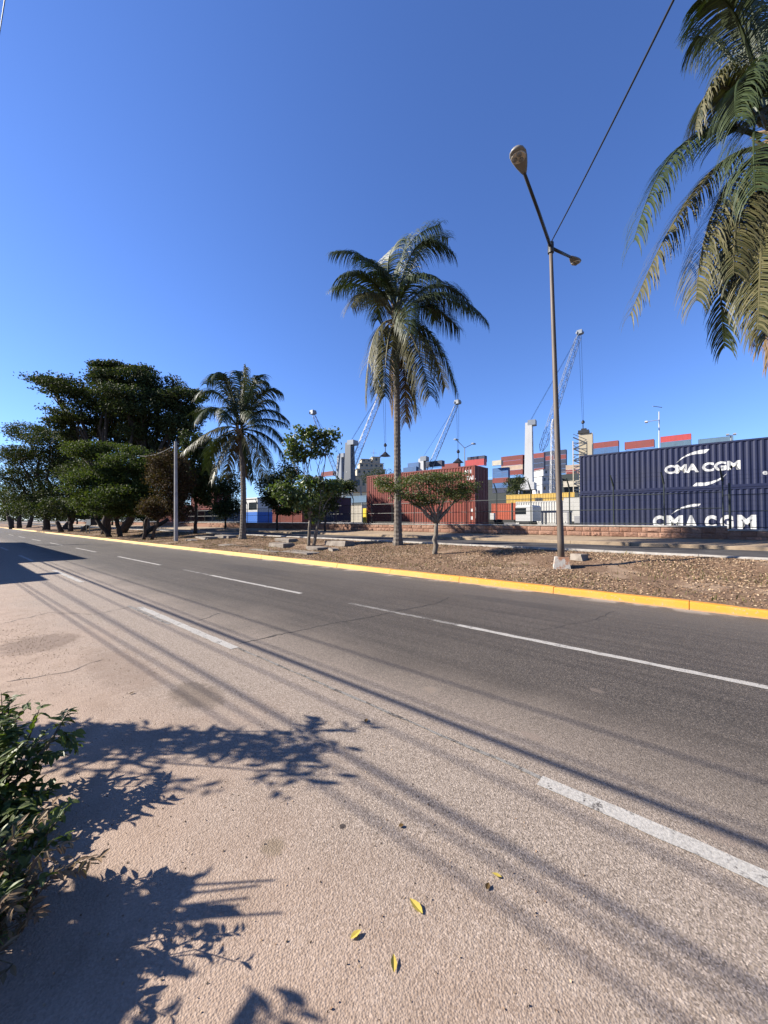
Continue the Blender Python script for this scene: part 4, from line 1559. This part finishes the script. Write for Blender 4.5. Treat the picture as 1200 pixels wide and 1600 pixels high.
def lattice(m, a, b, w0, w1, bays, rc, rd):
    """square lattice beam from a to b"""
    a, b = Vector(a), Vector(b)
    t = (b - a).normalized()
    s = t.cross(FWD).normalized()
    f = s.cross(t).normalized()
    prev = None
    for i in range(bays + 1):
        u = i / bays
        w = (w0 + (w1 - w0) * u) * (.35 if i in (0, bays) else 1)
        c = a.lerp(b, u)
        cur = [c + (s * p + f * q) * w / 2 for p, q in ((-1, -1), (1, -1), (1, 1), (-1, 1))]
        if prev:
            for k in range(4):
                bar(m, prev[k], cur[k], rc)
                k2 = (k + 1) % 4
                bar(m, prev[k], cur[k2], rd) if i % 2 else bar(m, prev[k2], cur[k], rd)
                bar(m, cur[k], cur[k2], rd)
        prev = cur


M_darkcrane = paint('crane_dark', (.10, .11, .12), .5, .3, .05, .12)
M_craneP = paint('crane_pale', (.40, .42, .45), .5, .3, .05, .12)


def crane(label, Z, foot, boom_a, boom_b, tower, tower_mat, boom_mat, w=2.4, bays=16, hook=None, seed=0):
    """mobile harbour crane: tower (l, r, top, bottom), boom a-b, hook pixel"""
    k = Z / FPX
    l, r, yt, ybm = tower
    base = at_depth((l + r) / 2, 813, Z)
    base.z = .87
    t = empty('harbour_crane', base, 0, label, 'crane', 'mobile harbour cranes beyond the yard')
    W = (r - l) * k
    P = lambda x, y, dz=0: at_depth(x, y, Z + dz) - base
    top = P((l + r) / 2, yt)
    bot = P((l + r) / 2, ybm)
    # tapered box tower turned a little so that a lit and a shaded side show
    m = MB()
    a = R_(58)
    ux, uy = Vector((math.cos(a - YAW), math.sin(a - YAW), 0)), Vector((-math.sin(a - YAW), math.cos(a - YAW), 0))
    pts = []
    for (zc, hw) in ((bot, W * .5), (bot.lerp(top, .45), W * .45), (top, W * .39)):
        pts.append([zc + ux * p * hw + uy * q * hw for p, q in ((-1, -1), (1, -1), (1, 1), (-1, 1))])
    V = [p for ring in pts for p in ring]
    F = [(i * 4 + j, i * 4 + (j + 1) % 4, i * 4 + 4 + (j + 1) % 4, i * 4 + 4 + j) for i in range(2) for j in range(4)] + [(8, 9, 10, 11)]
    m.add(V, F)
    m.build('tower', tower_mat, t)
    m = MB()
    q = top + UP * .2
    m.add([q + ux * (p * W * .5 + .1 * W) + uy * (s * W * .45 - .35 * W) + UP * z for z in (-1.3, .7) for p, s in ((-1, -1), (1, -1), (1, 1), (-1, 1))],
          [(0, 3, 2, 1), (4, 5, 6, 7), (0, 1, 5, 4), (1, 2, 6, 5), (2, 3, 7, 6), (3, 0, 4, 7)])
    m.build('tower_head', M_craneG, t)
    for i in range(3):
        c0 = bot.lerp(top, .5 + .15 * i) - ux * W * .14 - uy * (W * (.455 - .02 * i))
        MB().add([c0 + ux * p * W * .12 + UP * z for z in (-1.1, 1.1) for p in (.4, 2.0)], [(0, 1, 3, 2)]).build('opening', M_darksteel, t)
    m = MB()
    A, B = P(*boom_a), P(*boom_b)
    lattice(m, A, B, w, w * .7, bays, .085 * Z / 150, .045 * Z / 150)
    m.build('boom', boom_mat, t)
    m = MB()
    m.box(-.9, .9, -.9, .9, -.6, .9)
    m.v = [tuple(Vector(v) * Z / 150 + B) for v in m.v]
    m.tube([B - RGT * 1.4 * Z / 150, B + RGT * 1.4 * Z / 150], .5 * Z / 150, 8)
    m.build('boom_head', M_craneG, t)
    m = MB()
    for e in (-.6, .6):
        bar(m, top + FWD * e, B + FWD * e, .05 * Z / 150, 3)
    m.build('pendant_cable', M_darksteel, t)
    mh = MB()
    mh.add([bot + ux * p * W * .85 - ux * .3 * W + uy * s * W * .8 + UP * z for z in (-2.2, .6) for p, s in ((-1, -1), (1, -1), (1, 1), (-1, 1))],
           [(0, 3, 2, 1), (4, 5, 6, 7), (0, 1, 5, 4), (1, 2, 6, 5), (2, 3, 7, 6), (3, 0, 4, 7)])
    mh.build('machinery_house', tower_mat, t)
    ml = MB()
    zb = bot.z - 2.2
    for p in (-1, 1):
        for s in (-1, 1):
            bar(ml, bot + ux * p * W * .8 + uy * s * W - UP * 2.2, Vector((bot.x, bot.y, 0)) + ux * p * W * 1.2 + uy * s * W * 1.2, .35, 6)
    ml.build('undercarriage', M_craneG, t)
    if hook:
        H = P(*hook)
        top_h = Vector((H.x, H.y, 0)) + UP * B.z
        m = MB()
        for e in (-.5, .5):
            bar(m, H + RGT * e * .5 + UP * 1.2, B + RGT * e, .055 * Z / 150, 3)
        m.build('hoist_cable', M_darksteel, t)
        m = MB()
        s = Z / 150
        m.tube([H + UP * 2.4 * s, H + UP * 1.8 * s, H + UP * 1.2 * s, H + UP * .9 * s], [.15 * s, .65 * s, .6 * s, .15 * s], 8)
        m.tube([H + UP * .9 * s, H - UP * 1.2 * s], .16 * s, 6)
        m.tube([H - UP * 1.0 * s, H - UP * 2.2 * s, H - UP * 2.7 * s], [.3 * s, 1.5 * s, 2.2 * s], 8)
        m.build('hook_block', M_darksteel, t)
    return t


crane('tall white tower crane with long lattice boom behind the lamp post', 150, 0, (846, 705), (906, 520), (820.5, 833, 661, 757), M_craneW, M_craneG, 2.3, 20, (911, 666))
crane('crane with small white tower and boom right of the tall palm', 170, 0, (668, 740), (715, 629), (654, 665, 717, 755), M_craneW, M_craneG, 2.1, 16, (716, 712))
crane('crane with dark tower and boom reaching behind the tall palm', 165, 0, (543, 748), (600, 604), (540, 553, 692, 752), M_darkcrane, M_craneP, 2.5, 18, (602, 702))
crane('farthest crane with boom leaning left above the almond tree', 190, 0, (532, 756), (489, 645), (527, 538, 712, 756), M_craneG, M_craneG, 2.0, 16, None)

# cream crane tower with stair lattice left of the navy containers
Z = 118
bs = at_depth(914, 813, Z)
bs.z = .87
ct = empty('crane_tower', bs, 0, 'cream crane tower with lattice stairs just left of the navy containers', 'crane')
P = lambda x, y, dz=0: at_depth(x, y, Z + dz) - bs
w = 19 * Z / FPX
tz = P(914, 678).z
rot = R_(58) - YAW
ob = MB().box(-w * .48, w * .48, -w * .5, w * .5, 0, tz).build('tower', M_cream, ct)
ob.rotation_euler = (0, 0, rot)
ob.location = RGT * .6
ob = MB().box(-w * .5, w * .3, -w * .4, w * .4, tz, tz + 1.0).box(-w * .2, w * .1, -w * .2, w * .2, tz + 1.0, tz + 1.7).build('winch', M_darksteel, ct)
ob.rotation_euler = (0, 0, rot)
ob = MB().box(w * .5, w * .8, -w * .3, w * .3, tz - 7, tz - 3).build('machinery', M_drd, ct)
ob.rotation_euler = (0, 0, rot)
m = MB()
lx = P(901, 700)
for i in range(11):
    z = tz - 3.2 - i * 1.75
    a = Vector((lx.x, lx.y, z)) - FWD * 2
    s = 1 if i % 2 else -1
    bar(m, a - RGT * 2.0 * s, a + RGT * 2.0 * s + UP * 1.7, .2)
    bar(m, a - RGT * 2.0 * s + UP * 1.0, a + RGT * 2.0 * s + UP * 2.7, .1)
    bar(m, a - RGT * 2.0, a + RGT * 2.0, .16)
for e in (-2.1, 2.1):
    bar(m, Vector((lx.x, lx.y, 0)) + RGT * e - FWD * 2, Vector((lx.x, lx.y, tz - 2.6)) + RGT * e - FWD * 2, .16)
m.build('stair_lattice', M_cream, ct)
# thin lattice mast just left of the lamp post
Z = 140
mb_ = at_depth(862, 813, Z)
mb_.z = .87
lm = empty('lattice_mast', mb_, 0, 'thin white lattice mast beside the lamp post', 'mast')
m = MB()
lattice(m, (0, 0, 0), at_depth(864, 655, Z) - mb_, 1.3, .9, 22, .1, .06)
m.build('lattice', M_craneW, lm)
MB().box(-1, 1, -1, 1, -.05, .3).build('foot', M_gry, lm)

# ship accommodation blocks
def deckhouse(label, Z, x0, x1, tiers, mat):
    b = at_depth((x0 + x1) / 2, 813, Z)
    b.z = .87
    t = empty('ship_deckhouse', b, -YAW + .2, label, 'ship')
    k = Z / FPX
    for (xa, xb, ya, yb_) in tiers:
        z0, z1 = (813 - yb_) * k + EYE - .87, (813 - ya) * k + EYE - .87
        X0, X1 = (xa - (x0 + x1) / 2) * k, (xb - (x0 + x1) / 2) * k
        d = MB().box(X0, X1, -4, 4, z0, z1 - .15).build('deck', mat, t)
        MB().box(X0 - .4, X1 + .4, -4.4, 4.4, z1 - .15, z1).build('deck_edge', M_craneW, d)
        n = max(1, int((X1 - X0) / 2.4))
        for i in range(n):
            xx = X0 + (X1 - X0) * (i + .5) / n
            MB().box(xx - .5, xx + .5, -4.06, -3.99, z0 + (z1 - z0) * .4, z0 + (z1 - z0) * .75).build('window', M_glass, d)
    return t, k


dh, k = deckhouse('white ship deckhouse with window rows right of the big crane tower', 185, 838, 872,
                  [(838, 872, 758, 772), (838, 872, 745, 758), (840, 870, 735, 745)], M_craneW)
dh, k = deckhouse('cream ship bridge with mast seen left of the tall palm', 200, 556, 600,
                  [(548, 606, 745, 770), (556, 600, 734, 745), (560, 597, 725, 734), (563, 578, 719, 725), (580, 592, 715, 725)], M_cream)
m = MB()
m.tube([(2, 0, 30), (2, 0, 38)], .15, 4)
m.tube([(.5, 0, 36), (3.5, 0, 36)], .12, 4)
m.tube([(5, 0, 29), (5, 0, 36)], .1, 4)
m.build('mast', M_craneW, dh)


hl = at_side(478, 770, 203).y
hr = at_side(905, 770, 203).y
M_hull = paint('ship_hull', (.035, .045, .045), .5, .4, .1, .05)
hull = empty('container_ship', (203, (hl + hr) / 2, .3), 0, 'long dark ship hull low behind the stacked containers', 'ship')
q = (hl - hr) / 2
m = MB()
m.add([(0, -q, 0), (0, q - 9, 0), (14, q, 0), (28, q - 9, 0), (28, -q, 0), (-2, -q, 24), (-2, q - 6, 24.5), (14, q + 6, 26), (30, q - 6, 24.5), (30, -q, 24)],
      [(0, 5, 6, 1), (1, 6, 7, 2), (2, 7, 8, 3), (3, 8, 9, 4), (4, 9, 5, 0), (5, 9, 8, 7, 6)])
m.build('hull', M_hull, hull)
m = MB()
for i in range(40):
    yy = -q + (2 * q - 8) * i / 39
    m.box(-2.0, -1.9, yy, yy + .12, 24, 25.1)
m.box(-2.0, -1.9, -q, q - 7, 25.1, 25.2)
m.build('bulwark_rail', M_craneW, hull)


def yard_lamp(label, x, ytop, Z, heads, mat=M_craneG, mast_extra=0):
    b = at_depth(x, 813, Z)
    b.z = .87
    t = empty('yard_lamp', b, 0, label, 'street lamp', 'lamp poles inside the port')
    tp = at_depth(x, ytop, Z) - b
    MB().tube([(0, 0, 0), tp + UP * mast_extra], [.16 * Z / 80, .09 * Z / 80], 6).build('pole', mat, t)
    for (hx, hy) in heads:
        e = at_depth(hx, hy, Z) - b
        MB().tube([tp, e], .07 * Z / 80, 5).build('arm', mat, t)
        s = Z / 80
        MB().bevbox(-.55 * s, .55 * s, -.25 * s, .25 * s, -.16 * s, .1 * s, .06 * s).build('lamp_head', mat, t).location = e
    return t


yard_lamp('double armed yard lamp above the red pair', 726, 700, 90, [(712.5, 686.5), (740, 693)])
yl = yard_lamp('white yard lamp with antenna above the navy containers', 1030, 656, 60, [(1010, 659)], M_craneW, 1.3)
MB().tube([(-.9, .5, 18.6), (.9, -.5, 18.6)], .05, 4).build('antenna_arm', M_craneG, yl)
yard_lamp('small floodlight pole over the right end of the navy containers', 1142, 681, 60, [(1137, 679), (1148, 678)], M_gry)
# ------------------------------------------------------------------ the near roadside: shrub, wall, houses out of view
M_bush = leaf_mat('bush_leaf', [(.05, .075, .016), (.085, .12, .024), (.14, .18, .04), (.07, .10, .02)], .35, .5, .35)
M_bushdry = leaf_mat('bush_dry', [(.16, .11, .06), (.24, .17, .10), (.20, .10, .05)], .2, .6, .2)
M_twig = make_bark('twig', (.10, .075, .045), (.26, .21, .13), 6)


def blade(m, p, d, nrm, L, W, curl=.25):
    """one lanceolate leaf, folded along its midrib"""
    d = d.normalized()
    s = d.cross(nrm).normalized()
    n = s.cross(d).normalized()
    b = len(m.v)
    mid = []
    for u, w in ((0, .08), (.22, .75), (.45, 1), (.72, .68), (1, 0)):
        c = p + d * u * L - n * curl * L * u * u
        m.v += [tuple(c - s * w * W / 2 + n * w * W * .18), tuple(c), tuple(c + s * w * W / 2 + n * w * W * .18)]
    for i in range(4):
        for k in (0, 1):
            m.f.append((b + 3 * i + k, b + 3 * i + k + 1, b + 3 * i + k + 4, b + 3 * i + k + 3))


def cam_pt(X, Zd, h):
    """point X to the right of the camera, Zd ahead, h above the ground"""
    p = RGT * X + FWD * Zd
    return Vector((p.x, p.y, h))


def shrub(name, label, base, stems, leafL, leafW, seed, mat, per=22, cat='shrub', droop=.25, sr=.016):
    """stems: end point, number of side twigs, twig length"""
    rr = random.Random(seed)
    t = empty(name, base, 0, label, cat)
    wood, leaves = MB(), MB()
    rv = lambda s: Vector((rr.gauss(0, s), rr.gauss(0, s), rr.gauss(0, s)))
    for (end, ntw, tl) in stems:
        a, e = base + rv(.05) * 1.0, Vector(end)
        a.z = base.z - .02
        c1 = a.lerp(e, .5) + UP * .15 * (e - a).length + rv(.05)
        B = lambda u: a * (1 - u) ** 2 + c1 * 2 * u * (1 - u) + e * u * u
        wood.tube([B(i / 8) - base for i in range(9)], [sr * (1 - .08 * i) for i in range(9)], 5)
        for j in range(ntw):
            u = rr.uniform(.42, 1)
            q = B(u)
            dr = ((e - a).normalized() * .8 + rv(.6) + UP * .1).normalized()
            q2 = q + dr * tl * rr.uniform(.5, 1.1)
            wood.tube([q - base, q2 - base - UP * .02], [min(.006, sr * .6), .002], 4)
            nlv = int(per * rr.uniform(.6, 1.3))
            for k in range(nlv):
                v = (k + rr.random()) / nlv
                p = q.lerp(q2, v) - base
                side = 1 if k % 2 else -1
                lat = dr.cross(UP)
                if lat.length < .1: lat = RGT
                d = (dr * .7 + lat.normalized() * side * .9 + rv(.3) - UP * droop).normalized()
                blade(leaves, p, d, UP + rv(.35), leafL * rr.uniform(.65, 1.2), leafW * rr.uniform(.8, 1.2), rr.uniform(.05, .45))
    wood.build('stem', M_twig, t, True)
    leaves.build('foliage', mat, t)
    return t


# leafy shrub at the left edge of the frame
st = []
rr = random.Random(77)
for (X, Zd, h, n, tl) in ((-1.92, 2.42, .56, 5, .22), (-2.05, 2.35, .50, 7, .24), (-2.25, 2.4, .52, 8, .26), (-2.4, 2.6, .55, 8, .28), (-2.1, 2.15, .40, 8, .22), (-1.86, 2.12, .30, 7, .2), (-1.78, 2.02, .24, 6, .18),
                          (-2.0, 1.98, .30, 8, .22), (-2.2, 2.1, .40, 9, .25), (-1.86, 1.88, .16, 5, .18), (-1.95, 1.8, .25, 7, .2), (-2.05, 1.9, .33, 8, .22), (-2.3, 2.2, .3, 9, .25), (-1.9, 2.25, .22, 8, .22), (-2.02, 2.3, .34, 9, .24), (-1.72, 1.8, .14, 7, .18), (-1.8, 1.72, .2, 7, .18), (-1.62, 1.6, .16, 6, .16), (-1.9, 2.05, .12, 8, .2), (-1.7, 1.65, .08, 6, .16), (-1.56, 1.5, .14, 6, .15)):
    st.append((cam_pt(X - .07, Zd - .03, max(.06, h - .17)), n, tl * .9))
shrub('shrub', 'green leafy shrub with pointed leaves at the left edge', cam_pt(-2.22, 2.12, 0), st, .075, .028, 41, M_bush, 17)
st = [(cam_pt(X, Zd, h), n, .13) for (X, Zd, h, n) in ((-1.36, 1.5, .26, 4), (-1.26, 1.48, .2, 3), (-1.42, 1.6, .4, 4), (-1.5, 1.5, .36, 5), (-1.33, 1.4, .3, 3), (-1.22, 1.55, .30, 3), (-1.34, 1.62, .36, 4), (-1.30, 1.45, .22, 4), (-1.45, 1.55, .30, 5), (-1.4, 1.4, .18, 4), (-1.28, 1.36, .12, 3))]
shrub('shrub', 'thin withered weed with pale stems at the lower left edge', cam_pt(-1.62, 1.42, 0), st, .045, .016, 42, M_bushdry, 10, sr=.0045)
st = [(cam_pt(X, Zd, h), n, .17) for (X, Zd, h, n) in ((-1.52, 1.66, .26, 7), (-1.45, 1.55, .22, 7), (-1.40, 1.47, .2, 6), (-1.6, 1.72, .32, 8), (-1.34, 1.39, .14, 6), (-1.5, 1.5, .3, 7), (-1.6, 1.6, .36, 8), (-1.42, 1.4, .25, 6), (-1.55, 1.8, .2, 6))]
shrub('shrub', 'dark low leafy growth under the green shrub along the left edge', cam_pt(-1.85, 1.62, 0), st, .06, .024, 45, M_bush, 13, sr=.008)
# taller branches left of the frame whose leaf shadows fall on the ground
st = []
for i in range(20):
    st.append((cam_pt(-4.5 + rr.uniform(-.5, .75), 3.06 + rr.uniform(-.36, .26), 2.12 + rr.uniform(-.1, .14)), 6, .30))
shrub('shrub', 'tall leafy bush left of the view that shades the verge', cam_pt(-5.9, 3.15, 0), st, .12, .045, 43, M_bush, 9)
st = []
for i in range(24):
    st.append((cam_pt(-3.02 + rr.uniform(-.65, .5), 1.70 + rr.uniform(-.36, .2), 1.12 + rr.uniform(-.14, .18)), 6, .24))
for i in range(3):
    st.append((cam_pt(-2.5 + rr.uniform(-.1, .1), 1.84 + rr.uniform(-.12, .1), 1.1 + rr.uniform(-.08, .12)), 3, .22))
shrub('shrub', 'leafy bush beside the camera that shades the bottom left corner', cam_pt(-3.9, 1.6, 0), st, .095, .04, 44, M_bush, 11)
# low garden wall beside the camera
gw = empty('garden_wall', cam_pt(-3.65, .68, 0), -YAW, 'low plastered garden wall beside the camera, out of view', 'wall')
MB().box(-2.5, .95, -3.0, .82, -.1, 1.0).build('masonry', M_concrete, gw)
MB().box(-2.55, 1.0, -3.05, .87, 1.002, 1.08).build('coping', M_whitecon, gw)

# houses on the near side: only their shadows reach the picture
M_plaster = paint('plaster', (.52, .46, .38), .9, .4)


def house(label, x0, x1, y0, y1, h, wins):
    t = empty('house', ((x0 + x1) / 2, (y0 + y1) / 2, 0), 0, label, 'house')
    w, d = (x1 - x0) / 2, (y1 - y0) / 2
    MB().box(-w, w, -d, d, -.1, h).build('wall', M_plaster, t)
    MB().box(-w - .1, w + .1, -d - .1, d + .1, h + .001, h + .18).build('roof', M_whitecon, t)
    for i in range(wins):
        yy = -d + 2 * d * (i + .5) / wins
        f = MB().box(w - .02, w + .03, yy - .6, yy + .6, 1.0, 2.3).build('window', M_whitecon, t)
        MB().box(w + .03, w + .035, yy - .52, yy + .52, 1.08, 2.22).build('pane', M_glass, f)
    MB().box(w - .02, w + .04, -d + .3, -d + 1.2, 0, 2.1).build('door', M_darksteel, t)
    return t


hA = house('two storey house beyond the left edge, out of view', -12, -1.05, 27.3, 46, 5.0, 5)
hB = house('lower house nearer beyond the left edge, out of view', -10, -1.5, 18.6, 27.2, 3.25, 2)
MB().box(4.22, 5.6, -4.0, -3.5, 2.6, 2.67).build('canopy', M_whitecon, hB)
MB().box(4.22, 4.9, -1.2, 1.5, 2.45, 2.53).build('canopy', M_whitecon, hB)

# ------------------------------------------------------------------ fallen leaves on the asphalt
M_fall = leaf_mat('fallen_leaf', [(.55, .40, .06), (.60, .46, .09), (.50, .36, .07)], .2, .55, .3)
M_fall2 = leaf_mat('fallen_leaf_brown', [(.13, .075, .025), (.10, .06, .02)], .1, .6, .2)
for (x, y, L, W, az, mt, lab) in ((650, 1419, .075, .034, 2.3, M_fall, 'largest yellow leaf lying on the asphalt'), (556, 1463, .05, .024, .6, M_fall, 'small curled yellow leaf left of the largest leaf'),
                                  (615, 1508, .055, .024, 1.6, M_fall, 'lowest yellow orange leaf near the bottom of the picture'), (776, 1370, .045, .02, 2.8, M_fall, 'upper of the two small leaves towards the lane dash'),
                                  (762, 1387, .035, .022, 1.0, M_fall2, 'lower brownish leaf of the small pair'), (627, 1292, .03, .024, .3, M_fall2, 'dark brown speck of leaf between the wire shadows'),
                                  (572, 1127, .05, .03, 1.4, M_fall2, 'small dark leaf above the upper bush shadow'), (110, 1362, .07, .035, 1.5, M_fall2, 'dark dry leaf in the shade at lower left'),
                                  (206, 1084, .05, .025, 1.0, M_fall2, 'dark dry leaf on the sandy verge above the bush shadow')):
    p = ground_px(x, y)
    m = MB()
    d = RGT * math.cos(az) + FWD * math.sin(az)
    blade(m, -d * L / 2 + UP * .006, d, UP + Vector((random.uniform(-.2, .2), random.uniform(-.2, .2), 0)), L, W, -.13)
    o = m.build('fallen_leaf', mt)
    o.location = p
    tag(o, lab, 'leaf', 'leaves fallen on the road')
# pebbles and crumbs on the sandy verge
n = 4200
Pp = np.stack([RNG.uniform(-.2, 2.2, n) ** 1, RNG.uniform(.4, 12, n), np.full(n, .003)], 1)
k = RNG.uniform(0, 1, n)
Pp[k < .35, 0] = RNG.normal(.75, .3, int((k < .35).sum()))
Pp[k < .35, 1] = RNG.normal(7.2, 1.0, int((k < .35).sum()))
V, F = leaf_cloud(Pp, .010, 1.3, .2, 0)
tag(link_mesh('gravel', np_mesh('gravel', V, F), M_litter), 'loose crumbs of gravel on the sandy verge', 'gravel', None, 'stuff')
